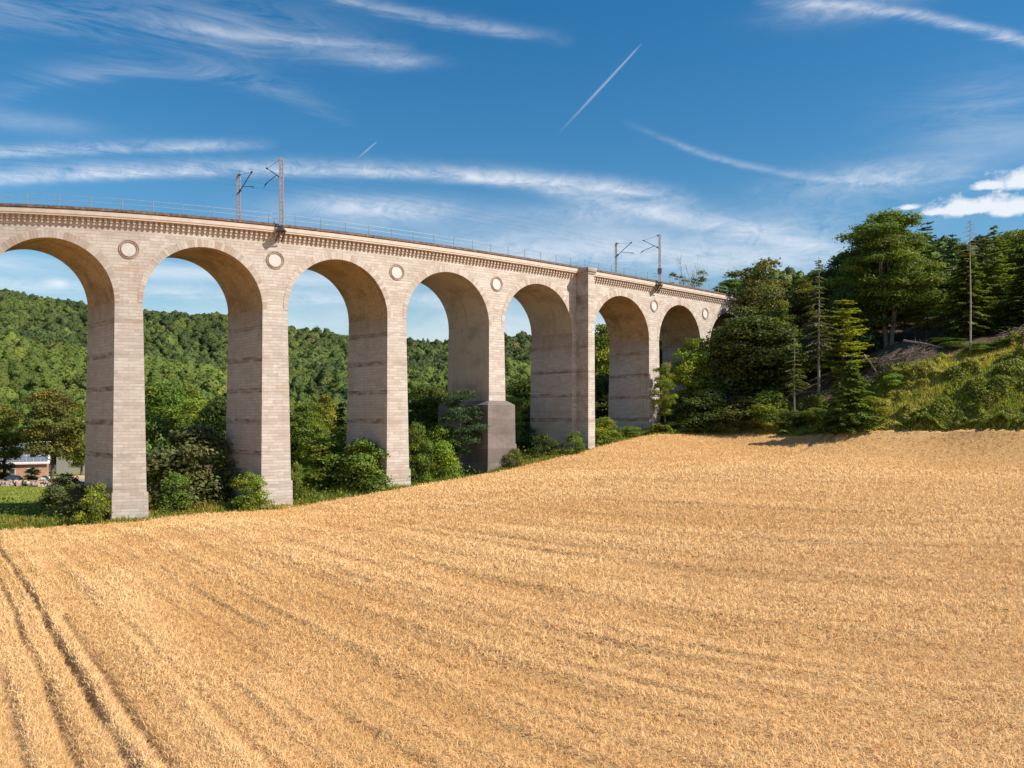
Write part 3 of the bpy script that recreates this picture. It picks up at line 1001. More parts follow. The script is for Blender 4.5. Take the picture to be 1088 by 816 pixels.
def crown_cards(lobes, per, size, squash=0.8, jitter=0.55, tvar=0.36, warm=0.14, droop=0.0):
    """lobes: list of (centre, radius); leaves sit in the shells of the lobes"""
    V, T = [], []
    for (c, r) in lobes:
        n = max(20, int(per * r * r))
        d = unit(n); d[:, 2] = np.where(d[:, 2] < -0.35, -d[:, 2] * 0.6, d[:, 2])
        rad = r * (0.55 + 0.5 * rng.random((n, 1)) ** 0.6)
        # lumps inside the lobe
        k = rng.normal(size=(3, 3)) * 2.2
        lump = 1 + 0.16 * np.sin(d @ k[0] * 2) + 0.12 * np.sin(d @ k[1] * 3.1 + 1) + 0.1 * np.sin(d @ k[2] * 5)
        p = np.asarray(c) + d * rad * lump[:, None] * np.array([1, 1, squash])
        p[:, 2] -= droop * rad[:, 0] ** 2 * 0.2
        nn = d + rng.normal(size=(n, 3)) * jitter + np.array([0, 0, 0.25]); nn /= np.linalg.norm(nn, axis=1, keepdims=True)
        vv, _ = cards(p, nn, size * (0.6 + 0.8 * rng.random(n)))
        b = 1 + tvar * (rng.random() * 2 - 1); w = warm * (rng.random() * 2 - 1)
        t = np.array([b * (1 + w), b, b * (1 - w)])
        V.append(vv); T.append(np.tile(t, (len(vv), 1)))
    V = np.concatenate(V); T = np.concatenate(T)
    return V, np.arange(len(V)).reshape(-1, 4), T


def ellipsoid_lobes(n, h0, h1, rx, rmin, rmax, shape='round', seed=None, gap=0.0):
    """lobes arranged on a crown between heights h0 and h1"""
    out = []
    for i in range(n):
        t = (i + 0.5) / n
        t = min(1, max(0, t + random.uniform(-0.06, 0.06)))
        z = h0 + (h1 - h0) * t
        if shape == 'round': w = math.sqrt(max(0, 1 - (2 * t - 0.85) ** 2 / 1.35)) * (0.86 + 0.2 * math.sin(i * 1.7))
        elif shape == 'oval': w = math.sin(math.pi * min(1, 0.12 + 0.86 * t)) ** 0.7
        elif shape == 'cone': w = (1 - t) ** 0.75 + 0.10
        elif shape == 'dome': w = math.sqrt(max(0, 1 - t * t)) + 0.05
        elif shape == 'tall': w = 0.55 + 0.45 * math.sin(math.pi * t)
        else: w = 1
        a = i * 2.39996 + random.uniform(-0.5, 0.5)
        rr = rx * w * (random.uniform(0.35, 1.0)) * 0.8
        r = random.uniform(rmin, rmax) * (0.75 + 0.35 * w)
        out.append(((rr * math.cos(a), rr * math.sin(a), z - r * 0.3), r))
    return out


def wood_mesh(name, H, r0, lobes, bare=0.3, nlimb=9, lean=0.0, stems=1, spread=0.0):
    mb = MB()
    for k in range(stems):
        a0 = k * 2.1 + 0.4; ox, oy = (math.cos(a0) * spread, math.sin(a0) * spread) if stems > 1 else (0, 0)
        pts = []; rad = []
        n = 8
        for i in range(n + 1):
            t = i / n
            pts.append((ox * (0.25 + t) + lean * t * t + 0.12 * math.sin(t * 5 + k), oy * (0.25 + t) + 0.12 * math.cos(t * 4 + k), -0.4 + (H * 0.9 + 0.4) * t))
            rad.append(r0 * (1.25 if i == 0 else 1) * (1 - 0.85 * t) + 0.015)
        mb.tube(pts, rad, 7)
    order = sorted(lobes, key=lambda l: l[0][2])
    for j in range(nlimb):
        c, r = order[int((j + 0.5) / nlimb * len(order))]
        z0 = max(H * bare * 0.8, c[2] * 0.72 - 0.3)
        t = (z0 + 0.4) / (H * 0.9 + 0.4)
        s = Vector((lean * t * t, 0, z0)); e = Vector(c)
        m = s.lerp(e, 0.5) + Vector((0, 0, -0.1 * (e - s).length))
        rb = r0 * 0.42 * (1 - 0.6 * t)
        mb.tube([s, m, e], [rb, rb * 0.65, rb * 0.2], 5)
    return mb.mesh(name, smooth=True)


PROTO = {}


def proto(kind, H, Wd, wood, leaf):
    PROTO[kind] = (H, Wd, wood, leaf)


def leafmesh(name, VQT):
    me = mesh_np(name, VQT[0], VQT[1], tint=VQT[2])
    me.materials.append(M['leaf'])
    return me


def broad(kind, H, Wd, bare, n, rmin, rmax, shape, per, size, r0=0.22, nlimb=10, stems=1, spread=0.0, bark='bark', **kw):
    lobes = ellipsoid_lobes(n, H * bare, H * 0.96, Wd / 2, rmin, rmax, shape)
    # pull the top lobe under H
    w = wood_mesh(kind + '_wood', H, r0, lobes, bare, nlimb, stems=stems, spread=spread)
    w.materials.append(M[bark])
    V, Q, T = crown_cards(lobes, per, size, **kw)
    proto(kind, float(V[:, 2].max()), float(np.percentile(V[:, 0], 98) - np.percentile(V[:, 0], 2)), w, leafmesh(kind + '_leaves', (V, Q, T)))


broad('oak', 16, 11, 0.22, 46, 1.5, 2.5, 'round', 140, 0.36, 0.3, 14, squash=0.75)
broad('highlime', 14, 8, 0.30, 50, 0.8, 1.5, 'oval', 230, 0.30, 0.22, 12, tvar=0.4)
broad('beech', 20, 10, 0.20, 52, 1.2, 2.2, 'tall', 150, 0.34, 0.26, 14)
broad('lime', 14, 8, 0.16, 44, 0.9, 1.7, 'oval', 230, 0.30, 0.22, 12)
broad('ash', 15, 8, 0.28, 40, 0.7, 1.4, 'tall', 200, 0.28, 0.16, 14, squash=0.6, jitter=0.8)
broad('hilltree', 26, 17, 0.27, 130, 0.9, 2.2, 'round', 150, 0.34, 0.17, 26, stems=7, spread=1.5, bark='palebark', squash=0.75)
broad('scrub', 6, 6.5, 0.03, 30, 0.7, 1.3, 'dome', 300, 0.24, 0.09, 8, stems=3, spread=0.5)
broad('bush', 3.2, 3.6, 0.02, 24, 0.4, 0.75, 'dome', 700, 0.15, 0.05, 7, stems=3, spread=0.3)
broad('looseshrub', 2.6, 3.0, 0.05, 22, 0.2, 0.45, 'dome', 1100, 0.13, 0.035, 9, stems=4, spread=0.4, jitter=0.9, squash=0.9)


def conifer(kind, H, Wd, bare, whorl, nb, per, size, thin=1.0, droop=0.25, r0=0.16, power=0.8, bark='bark', upturn=0.0):
    mb = MB(); droop0 = droop
    mb.tube([(0, 0, -0.4), (0.03, 0, H * 0.3), (0, 0.04, H * 0.7), (0, 0, H)], [r0 * 1.15, r0 * 0.85, r0 * 0.45, 0.02], 7)
    V, T = [], []
    z = H * bare; k = 0
    while z < H * 0.985:
        t = (z - H * bare) / (H * (1 - bare))
        Lb = Wd / 2 * ((1 - t) ** power) * (0.55 + 0.45 * min(1, t * 5 + 0.2)) + 0.15
        for j in range(nb):
            if rng.random() > thin: continue
            a = j * 2 * math.pi / nb + k * 0.7 + random.uniform(-0.3, 0.3)
            L = Lb * random.uniform(0.45, 1.18); droop = droop0 * random.uniform(0.4, 1.6)
            dirv = np.array([math.cos(a), math.sin(a), 0]); sidev = np.array([-math.sin(a), math.cos(a), 0])
            n = max(6, int(per * L))
            u = rng.random(n) ** 0.75
            wv = (1 - u) * 0.32 * L + 0.10
            off = (rng.random(n) * 2 - 1) * wv
            pit = random.uniform(-0.22, 0.22); zz = z + pit * L * u - droop * L * (u ** 1.4) + upturn * L * u ** 3 - 0.1 * rng.random(n) * L * 0.6
            p = dirv * (u * L)[:, None] + sidev * off[:, None]; p[:, 2] = zz
            al = dirv * 0.8 + sidev * np.sign(off)[:, None] * 0.6 + rng.normal(size=(n, 3)) * 0.25; al[:, 2] -= 0.25
            nn = np.tile(np.array([0, 0, 1.0]), (n, 1)) + dirv * 0.35 + rng.normal(size=(n, 3)) * 0.45
            nn /= np.linalg.norm(nn, axis=1, keepdims=True)
            vv, _ = cards(p, nn, size * (0.7 + 0.6 * rng.random(n)), 0.38, along=al)
            b = 1 + 0.25 * (rng.random() * 2 - 1)
            V.append(vv); T.append(np.tile([b * 1.02, b, b * 0.95], (len(vv), 1)))
            if L > 0.5:
                mb.tube([(0, 0, z), (dirv[0] * L * 0.5, dirv[1] * L * 0.5, z + pit * L * 0.5 - droop * L * 0.38), (dirv[0] * L * 0.95, dirv[1] * L * 0.95, z + pit * L - droop * L * 0.93 + upturn * L)],
                        [0.035, 0.022, 0.008], 3, cap=False)
        z += whorl * random.uniform(0.35, 1.35) * (0.9 if whorl < 0.5 else 1); k += 1
    w = mb.mesh(kind + '_wood', smooth=True); w.materials.append(M[bark])
    V = np.concatenate(V); T = np.concatenate(T)
    proto(kind, H, Wd, w, leafmesh(kind + '_needles', (V, np.arange(len(V)).reshape(-1, 4), T)))


conifer('spruce', 16, 6.5, 0.06, 0.42, 8, 34, 0.42, thin=0.95, droop=0.28)
conifer('ragged_spruce', 20, 8, 0.22, 0.62, 6, 26, 0.45, thin=0.8, droop=0.10, upturn=0.12, power=0.55)
conifer('thin_spruce', 18, 5.5, 0.30, 0.62, 6, 15, 0.34, thin=0.72, droop=0.22, bark='palebark', power=0.9)
conifer('layered', 15, 8, 0.12, 0.85, 6, 46, 0.40, thin=0.85, droop=0.02, upturn=0.10, power=0.45)
conifer('young_spruce', 8, 5.5, 0.02, 0.33, 8, 40, 0.30, thin=0.95, droop=0.22, power=0.85)


def dead_spruce(name, H, r0):
    mb = MB()
    mb.tube([(0, 0, -0.4), (0.05, 0, H * 0.4), (-0.04, 0.05, H * 0.8), (0, 0, H)], [r0 * 1.2, r0 * 0.85, r0 * 0.4, 0.02], 7)
    for k in range(40):
        z = H * (0.74 + 0.25 * (k / 34)) if k < 34 else H * random.uniform(0.3, 0.7)
        L = (2.1 * max(0, 1 - (z / H - 0.72) / 0.29) ** 0.8 + 0.2) if k < 34 else 0.4
        a = k * 2.4; L *= random.uniform(0.6, 1.1)
        e = Vector((math.cos(a) * L, math.sin(a) * L, z - 0.25 * L))
        mb.tube([(0, 0, z), e * 0.5 + Vector((0, 0, z * 0.5 + 0.1)), e + Vector((0, 0, 0.12 * L))], [0.035, 0.022, 0.007], 3, cap=False)
        for q in range(5):
            f = 0.35 + 0.13 * q; b = Vector((e.x * f, e.y * f, z - 0.2 * L * f))
            s = Vector((-e.y, e.x, 0)).normalized() * (0.45 * (1 - f) * L + 0.15) * random.choice((-1, 1))
            mb.tube([b, b + s + Vector((e.x, e.y, 0)) * 0.12 + Vector((0, 0, -0.12))], [0.012, 0.004], 3, cap=False)
    return mb.mesh(name, smooth=True)


def dead_broadleaf(name, H):
    mb = MB()
    def branch(p, d, L, r, lev):
        q = [p]
        for i in range(3):
            d = (d + Vector((random.uniform(-.25, .25), random.uniform(-.25, .25), 0.12))).normalized()
            q.append(q[-1] + d * L / 3)
        mb.tube(q, [r, r * 0.8, r * 0.6, r * 0.4], 5 if lev < 2 else 3, cap=False)
        if lev < 4:
            for i in range(4 if lev else 7):
                t = random.randint(1, 3)
                nd = (d + Vector((random.uniform(-1, 1), random.uniform(-1, 1), random.uniform(0.1, 0.7))) * 0.8).normalized()
                branch(q[t], nd, L * random.uniform(0.45, 0.7), max(0.035, r * 0.45), lev + 1)
    branch(Vector((0, 0, -0.3)), Vector((0, 0, 1)), H * 0.62, 0.38, 0)
    k = H / max(v[2] for v in mb.v)
    mb.v = [(v[0] * k * 0.8, v[1] * k * 0.8, v[2] * k if v[2] > 0 else v[2]) for v in mb.v]
    return mb.mesh(name, smooth=True)


# ------------------------------------------------------------------ placing single plants
GREEN = dict(dark=(0.085, 0.13, 0.028), mid=(0.14, 0.21, 0.034), bright=(0.19, 0.285, 0.038), yellow=(0.24, 0.27, 0.04),
             gold=(0.165, 0.19, 0.04), blue=(0.06, 0.10, 0.045), rust=(0.155, 0.185, 0.045), maroon=(0.125, 0.135, 0.055), olive=(0.16, 0.215, 0.042), pine=(0.085, 0.125, 0.036))
_used = {}


def plant(name, kind, px, Z, ytop, wpx, col, label, cat='tree', group=None, base=None, rz=None, deeper=1.0):
    x = (px - HX) / F * Z; zb = gz(x, Z) if base is None else base
    h = CAM_Z + (HY - ytop) / F * Z - zb
    w = wpx / F * Z
    H, Wd, wood, leaf = PROTO[kind]
    o = empty(name, (x, Z, zb - 0.05), random.uniform(0, 6.28) if rz is None else rz)
    tag(o, label, cat, group)
    sx = w / Wd
    o.scale = (sx, sx * deeper, h / H)
    stem = 'stem' if cat in ('bush', 'shrub') else 'trunk'
    a = link(stem, wood, None, o)
    b = link('foliage' if cat in ('bush', 'shrub') else 'crown', leaf, None, o)
    c = GREEN[col] if isinstance(col, str) else col
    j = [random.uniform(0.92, 1.08) for _ in range(3)]
    b.color = (c[0] * j[0], c[1] * j[1], c[2] * j[2], 1)
    return o


T = 'broadleaf_tree'; S = 'spruce_tree'; B = 'bush'
GV = 'trees and bushes behind the viaduct arches'
GR = 'trees on the slope at the right'
# name, proto, px, depth, top row, width px, colour, label, category, group
PL = [
    # valley seen through the first arch
    (T, 'highlime', 55, 140, 411, 50, 'gold', 'golden tipped tree beside the house with solar panels', 'tree', GV),
    (T, 'highlime', 4, 143, 428, 40, 'olive', 'broad green tree at the left edge of the photo, left of the golden tipped tree', 'tree', GV),
    (T, 'lime', 86, 160, 428, 34, 'mid', 'dark green tree between the golden tipped tree and the first pier', 'tree', GV),
    (B, 'bush', 4, 141.8, 488, 24, 'dark', 'dark shrub in front of the solar house at the left edge of the photo', 'bush', GV),
    (B, 'bush', 35, 141.8, 496, 16, 'mid', 'small green shrub before the brick wall of the solar house', 'bush', GV),
    (B, 'scrub', 68, 100, 500, 44, 'maroon', 'dark purplish bush left of the foot of the first pier', 'bush', GV),
    (B, 'looseshrub', 86, 91.5, 515, 42, 'maroon', 'low dark shrub between the purplish bush and the first pier', 'bush', GV),
    (B, 'looseshrub', 102, 86.0, 511, 34, 'yellow', 'yellow green bush leaning on the foot of the first pier', 'bush', GV),
    # between the first and second piers
    (T, 'oak', 172, 135, 402, 60, 'mid', 'tall green tree just right of the first pier', 'tree', GV),
    (T, 'lime', 200, 165, 408, 50, 'bright', 'bright green round tree behind the dark bush right of the first pier', 'tree', GV),
    (T, 'oak', 236, 150, 418, 46, 'dark', 'dark tree half hidden by the second pier', 'tree', GV),
    (B, 'scrub', 208, 97.5, 446, 92, 'maroon', 'large dark rounded bush between the first and second piers', 'bush', GV),
    (B, 'scrub', 165, 98, 436, 54, (0.13, 0.21, 0.045), 'tall light green bush close on the right of the first pier', 'bush', GV),
    (B, 'bush', 186, 92, 500, 40, 'mid', 'low leafy bush in front of the large dark rounded bush', 'bush', GV),
    (B, 'bush', 264, 91.5, 500, 40, 'bright', 'bright green round bush at the foot of the second pier', 'bush', GV),
    (B, 'looseshrub', 159, 91, 524, 14, 'yellow', 'small yellowish shrub touching the right side of the first pier', 'bush', GV),
    # between the second and third piers
    (T, 'lime', 322, 140, 428, 46, 'mid', 'green tree just right of the second pier', 'tree', GV),
    (T, 'lime', 345, 175, 418, 34, 'yellow', 'pale yellow green tree top between the second and third piers', 'tree', GV),
    (S, 'young_spruce', 362, 125, 424, 40, 'pine', 'young spruce left of the third pier', 'spruce', GV),
    (T, 'ash', 383, 112, 440, 60, 'mid', 'slender branched tree covering the left flank of the third pier', 'tree', GV),
    (B, 'scrub', 345, 104, 462, 70, 'mid', 'wide green bush in the middle of the third arch', 'bush', GV),
    (B, 'scrub', 384, 101.5, 462, 56, 'mid', 'leafy bush at the left foot of the third pier', 'bush', GV),
    (B, 'looseshrub', 314, 96.5, 488, 18, 'olive', 'narrow olive shrub on the right of the second pier foot', 'bush', GV),
    # between the third and fourth piers
    (T, 'oak', 452, 140, 406, 58, 'dark', 'dark round tree right of the third pier', 'tree', GV),
    (T, 'lime', 492, 150, 415, 50, 'dark', 'dark tree behind the concrete plinth', 'tree', GV),
    (T, 'ash', 488, 108.5, 412, 42, 'blue', 'slender dark tree in front of the left side of the concrete plinth', 'tree', GV),
    (B, 'scrub', 443, 104.5, 444, 34, 'mid', 'green bush close on the right of the third pier', 'bush', GV),
    (B, 'scrub', 466, 107, 448, 38, 'bright', 'bright green bush between the third pier and the slender dark tree', 'bush', GV),
    (B, 'looseshrub', 438, 106, 497, 14, 'olive', 'small dry shrub at the right foot of the third pier', 'bush', GV),
    # between the fourth and fifth piers
    (T, 'oak', 566, 160, 398, 60, 'dark', 'dark tree behind the fifth arch', 'tree', GV),
    (T, 'ash', 546, 124, 420, 22, 'olive', 'olive sapling rising right behind the concrete plinth', 'tree', GV),
    (B, 'scrub', 572, 128, 446, 52, 'dark', 'dark bush in the shade under the fifth arch', 'bush', GV),
    (B, 'looseshrub', 546, 110.5, 475, 22, 'olive', 'small dry bush in front of the right edge of the concrete plinth', 'bush', GV),
    (B, 'looseshrub', 578, 116.5, 459, 26, 'dark', 'low dark shrub left of the square buttress', 'bush', GV),
    (B, 'looseshrub', 610, 116.5, 457, 26, 'olive', 'olive shrub right in front of the square buttress foot', 'bush', GV),
    # between the fifth and sixth piers
    (T, 'lime', 640, 170, 343, 46, (0.19, 0.27, 0.035), 'tall bright yellow green tree seen through the sixth arch', 'tree', GV),
    (T, 'oak', 655, 150, 395, 60, 'dark', 'dark shaded tree low in the sixth arch', 'tree', GV),
    (B, 'scrub', 643, 125, 441, 34, 'bright', 'bright green bush right of the square buttress', 'bush', GV),
    (B, 'bush', 668, 129, 452, 34, 'mid', 'low green shrub under the left part of the sixth arch', 'bush', GV),
    (T, 'oak', 712, 168, 355, 56, 'dark', 'dark tree filling the seventh arch', 'tree', GV),
    (T, 'oak', 742, 185, 372, 46, 'dark', 'dark tree at the right inside the seventh arch', 'tree', GV),
    (B, 'ash', 706, 131, 384, 22, 'bright', 'loose green sapling at the right side of the sixth pier', 'bush', GV),
    (B, 'scrub', 722, 134, 414, 44, 'dark', 'dark bush at the foot of the sixth pier', 'bush', GV),
    # in front of the right end of the viaduct
    (T, 'lime', 738, 137, 358, 48, (0.20, 0.29, 0.04), 'light green tree standing in front of the seventh arch', 'tree', GR),
    (T, 'oak', 803, 136, 332, 92, (0.09, 0.135, 0.028), 'big dark rounded tree in front of the right end of the viaduct', 'tree', GR),
    (T, 'ash', 806, 150, 276, 62, 'rust', 'tall tree with reddish twig tips where the viaduct meets the hill', 'tree', GR),
    (T, 'oak', 797, 158, 292, 40, 'dark', 'dark green crown hanging over the end of the viaduct parapet', 'tree', GR),
    (T, 'lime', 775, 182, 297, 36, 'mid', 'small round tree behind the end of the viaduct parapet', 'tree', GR),
    (B, 'scrub', 752, 131, 410, 54, 'dark', 'dark shrub at the field edge below the light green tree', 'bush', GR),
    (B, 'scrub', 790, 129, 418, 56, (0.10, 0.11, 0.035), 'greyish olive bush at the field edge under the big dark tree', 'bush', GR),
    (B, 'bush', 722, 130.5, 446, 40, 'mid', 'low shrub strip at the field edge right of the sixth pier', 'bush', GR),
    (T, 'ash', 829, 136, 318, 34, 'olive', 'olive green tree right beside the big dark tree', 'tree', GR),
    (T, 'lime', 852, 160, 296, 34, 'olive', 'rounded olive crown between the reddish tree and the thin spruces', 'tree', GR),
    (B, 'scrub', 818, 126, 412, 50, 'mid', 'green bush right of the greyish olive bush', 'bush', GR),
    (B, 'bush', 842, 124, 436, 44, 'dark', 'dark low bush at the foot of the left thin spruce', 'bush', GR),
    (B, 'looseshrub', 868, 121.5, 432, 40, 'olive', 'pale grassy shrub below the right thin spruce', 'bush', GR),
    (S, 'thin_spruce', 844, 125, 345, 38, 'olive', 'thin spruce with a bare lower trunk, left one of two', 'spruce', GR),
    (S, 'thin_spruce', 870, 126, 272, 50, (0.11, 0.15, 0.045), 'tall thin airy spruce with a pale bare trunk', 'spruce', GR),
    (S, 'layered', 895, 128, 316, 74, (0.27, 0.31, 0.045), 'yellow green layered tree right of the tall thin spruce', 'tree', GR),
    (S, 'young_spruce', 905, 114, 380, 78, (0.13, 0.19, 0.03), 'dense young spruce standing right at the edge of the wheat', 'spruce', GR),
    (S, 'young_spruce', 890, 118, 402, 40, 'mid', 'small dark spruce just left of the dense young spruce', 'spruce', GR),
    (B, 'scrub', 858, 140, 375, 50, 'mid', 'bush below the brown heap of cut branches', 'bush', GR),
    # the high group
    (T, 'hilltree', 943, 138, 221, 92, (0.14, 0.225, 0.036), 'tallest broad tree cluster with several pale trunks on the slope', 'tree', GR),
    (T, 'beech', 902, 150, 268, 60, 'dark', 'dark tree left of the tallest tree cluster', 'tree', GR),
    (T, 'beech', 926, 146, 240, 56, 'dark', 'dark crown on the left shoulder of the tallest tree cluster', 'tree', GR),
    (S, 'ragged_spruce', 985, 144, 233, 52, 'pine', 'dark ragged spruce on the right shoulder of the tallest tree cluster', 'spruce', GR),
    (T, 'beech', 968, 155, 255, 48, 'mid', 'mid green tree behind the tallest tree cluster, right of its trunks', 'tree', GR),
    (S, 'ragged_spruce', 1012, 142, 246, 46, 'pine', 'dark spruce with bare looking arms left of the dead spruce', 'spruce', GR),
    (S, 'spruce', 1026, 128, 256, 66, (0.14, 0.20, 0.034), 'full green spruce behind the dead spruce', 'spruce', GR),
    (S, 'ragged_spruce', 1056, 136, 238, 62, 'olive', 'ragged tall spruce right of the dead spruce', 'spruce', GR),
    (S, 'ragged_spruce', 1044, 146, 248, 44, 'pine', 'dark pointed spruce between the dead spruce and its ragged neighbour', 'spruce', GR),
    (T, 'ash', 1086, 140, 240, 50, 'olive', 'airy tree at the right edge of the photo', 'tree', GR),
    (S, 'spruce', 1088, 126, 280, 66, (0.13, 0.19, 0.034), 'green spruce low at the right edge of the photo', 'spruce', GR),
    (T, 'beech', 1000, 170, 288, 70, 'mid', 'green trees far back in the gap left of the dead spruce', 'tree', GR),
    (T, 'beech', 920, 175, 300, 90, 'dark', 'deep shaded tree behind the trunks of the tallest cluster', 'tree', GR),
    (T, 'beech', 880, 180, 290, 60, 'dark', 'dark tree far behind the tall thin spruce', 'tree', GR),
    (T, 'oak', 1060, 172, 300, 90, 'dark', 'shaded tree far behind the ragged tall spruce', 'tree', GR),
    (T, 'oak', 975, 165, 318, 90, 'dark', 'low shaded tree behind the right trunks of the tallest cluster', 'tree', GR),
    (T, 'oak', 868, 168, 318, 60, 'dark', 'shaded tree behind the brown heap of cut branches', 'tree', GR),
    (T, 'lime', 1062, 131, 318, 50, (0.13, 0.19, 0.034), 'lower green crown right of the dead spruce trunk', 'tree', GR),
    (T, 'beech', 1130, 140, 235, 80, 'mid', 'broad tree just beyond the right edge of the photo', 'tree', GR),
    (T, 'lime', -40, 140, 420, 60, 'mid', 'green tree just beyond the left edge of the photo', 'tree', GV),
    (T, 'oak', 906, 138, 300, 54, 'dark', 'dark low tree filling the space left of the pale trunks', 'tree', GR),
    (T, 'ash', 925, 141, 312, 34, 'dark', 'dark understory tree just left of the pale trunks', 'tree', GR),
    (T, 'ash', 962, 142, 308, 34, 'mid', 'understory tree just right of the pale trunks', 'tree', GR),
    (T, 'ash', 984, 136, 316, 40, 'mid', 'small leafy tree above the dark bank, left of the dead spruce', 'tree', GR),
    (T, 'ash', 1008, 133, 322, 40, 'mid', 'small tree low behind the gap left of the dead spruce', 'tree', GR),
    (B, 'scrub', 922, 128, 384, 44, 'dark', 'dark bush behind the bent fallen trunk', 'bush', GR),
    (B, 'scrub', 1000, 126, 358, 34, 'mid', 'bush on the dark bank left of the dead spruce', 'bush', GR),
    (B, 'scrub', 1066, 126, 340, 40, 'dark', 'dark bush on the crest under the ragged tall spruce', 'bush', GR),
    (B, 'bush', 926, 115.5, 420, 40, 'yellow', 'sunlit yellow green bush right of the dense young spruce', 'bush', GR),
    (B, 'bush', 950, 119.5, 396, 28, 'bright', 'bright ferny bush at the top edge of the grass left of the white log', 'bush', GR),
    (B, 'bush', 1012, 123, 362, 26, 'mid', 'small bush left of the dead spruce foot', 'bush', GR),
    (B, 'bush', 1042, 119, 362, 34, 'olive', 'sunlit bush right of the dead spruce foot', 'bush', GR),
    (B, 'looseshrub', 1070, 118.5, 358, 30, 'olive', 'pale tall weeds on the crest right of the dead spruce', 'bush', GR),
]
for it in PL:
    plant(*it)

# dead trees
o = empty('dead_spruce', (0, 0, 0)); Z = 118.6; x = (1031 - HX) / F * Z; zb = gz(x, Z)
o.location = (x, Z, zb); tag(o, 'bare dead spruce with a thin straight trunk on the crest of the slope', 'dead tree', GR)
link('trunk', dead_spruce('dead_spruce_wood', CAM_Z + (HY - 231) / F * Z - zb, 0.13), M['deadwood'], o)
Z = 172; x = (728 - HX) / F * Z; zb = gz(x, Z)
o = empty('dying_tree', (x, Z, zb)); tag(o, 'half dead tree with bare branches rising behind the viaduct railing', 'dead tree', GV)
Hh = CAM_Z + (HY - 266) / F * Z - zb
link('trunk', dead_broadleaf('dying_tree_wood', Hh), M['deadwood'], o)
lob = [((random.uniform(-3.4, 3.9), random.uniform(-2, 2), Hh - random.uniform(4.5, 10)), random.uniform(0.6, 1.2)) for _ in range(26)]
V, Q, Tn = crown_cards(lob, 120, 0.3, squash=0.7)
c = link('crown', leafmesh('dying_tree_leaves', (V, Q, Tn)), None, o); c.color = rgba((0.14, 0.17, 0.04))


# fallen wood
def stick_heap(name, px, Z, w, h, n, label, mat, rz=0.0, ln=(1.5, 4)):
    x = (px - HX) / F * Z; zb = gz(x, Z)
    mb = MB()
    for i in range(n):
        a = random.uniform(0, math.pi); L = random.uniform(*ln) / 2
        cx, cy = random.gauss(0, w / 3.2), random.gauss(0, 1.0); cz = abs(random.gauss(0, 0.5)) * h * math.exp(-(cx / w * 2) ** 2)
        sl = (gz(x + cx + 0.5, Z + cy) - gz(x + cx - 0.5, Z + cy))
        gg = gz(x + cx, Z + cy) - zb
        d = Vector((math.cos(a), math.sin(a) * 0.5, random.uniform(-0.35, 0.5) + sl * math.cos(a))).normalized() * L
        c = Vector((cx, cy, gg + cz + 0.1)); r = random.uniform(0.02, 0.06)
        mb.tube([c - d, c + Vector((0, 0, random.uniform(-.1, .1))), c + d], [r, r * 0.8, r * 0.4], 4, cap=False)
    o = mb.build(name, mat); o.location = (x, Z, zb)
    return tag(o, label, 'brush pile', 'heaps of cut branches on the slope')


M['slash'] = simple_mat('red_brown_brushwood', (0.30, 0.17, 0.12), 0.95, var=0.5, scale=2)
M['slashgrey'] = simple_mat('grey_brushwood', (0.20, 0.15, 0.115), 0.95, var=0.5, scale=2)
stick_heap('branch_heap', 850, 141, 3.6, 2.4, 260, 'reddish brown heap of cut branches between the two thin spruces', M['slash'])
stick_heap('branch_heap', 862, 126.3, 3.4, 1.0, 100, 'pale brushwood heap at the foot of the right thin spruce', M['slashgrey'])
stick_heap('branch_heap', 935, 125.5, 5, 0.6, 110, 'grey brown heap of brushwood on the dark bank below the tallest trees', M['slashgrey'])
stick_heap('branch_heap', 1083, 121, 4, 0.9, 90, 'tangle of grey branches at the right edge of the bank', M['slashgrey'])
stick_heap('branch_heap', 975, 124.5, 4, 0.4, 50, 'low litter of sticks left of the dead spruce', M['slashgrey'])


def log(px, Z, px2, Z2, r, label, lift=0.3):
    a = Vector(((px - HX) / F * Z, Z, 0)); a.z = gz(a.x, a.y) + r + lift
    b = Vector(((px2 - HX) / F * Z2, Z2, 0)); b.z = gz(b.x, b.y) + r * 0.6 + 0.1
    m = (a + b) / 2; mb = MB()
    mb.tube([a - m, Vector((0, 0, 0.12)), b - m], [r, r * 0.8, r * 0.45], 7)
    for k in range(5):
        t = 0.3 + 0.14 * k; p = (a - m).lerp(b - m, t)
        mb.tube([p, p + Vector((random.uniform(-.5, .5), random.uniform(-.5, .2), random.uniform(.3, .8)))], [0.04, 0.01], 4, cap=False)
    o = mb.build('fallen_trunk', M['deadwood'], smooth=True); o.location = m
    return tag(o, label, 'log', 'fallen trunks on the slope')


log(918, 127.5, 932, 125, 0.16, 'pale bent fallen trunk right of the yellow green layered tree', 2.4)
log(905, 126.5, 935, 124, 0.14, 'straight fallen trunk lying level above the dense young spruce')
log(960, 127, 1003, 123, 0.15, 'long dark fallen trunk across the bank below the tallest trees', 1.2)
log(965, 121.6, 979, 121.0, 0.14, 'short white log lying at the top edge of the grass', 0.1)
log(1070, 111, 1092, 110, 0.08, 'thin pale pole lying in the grass at the right edge', 0.3)


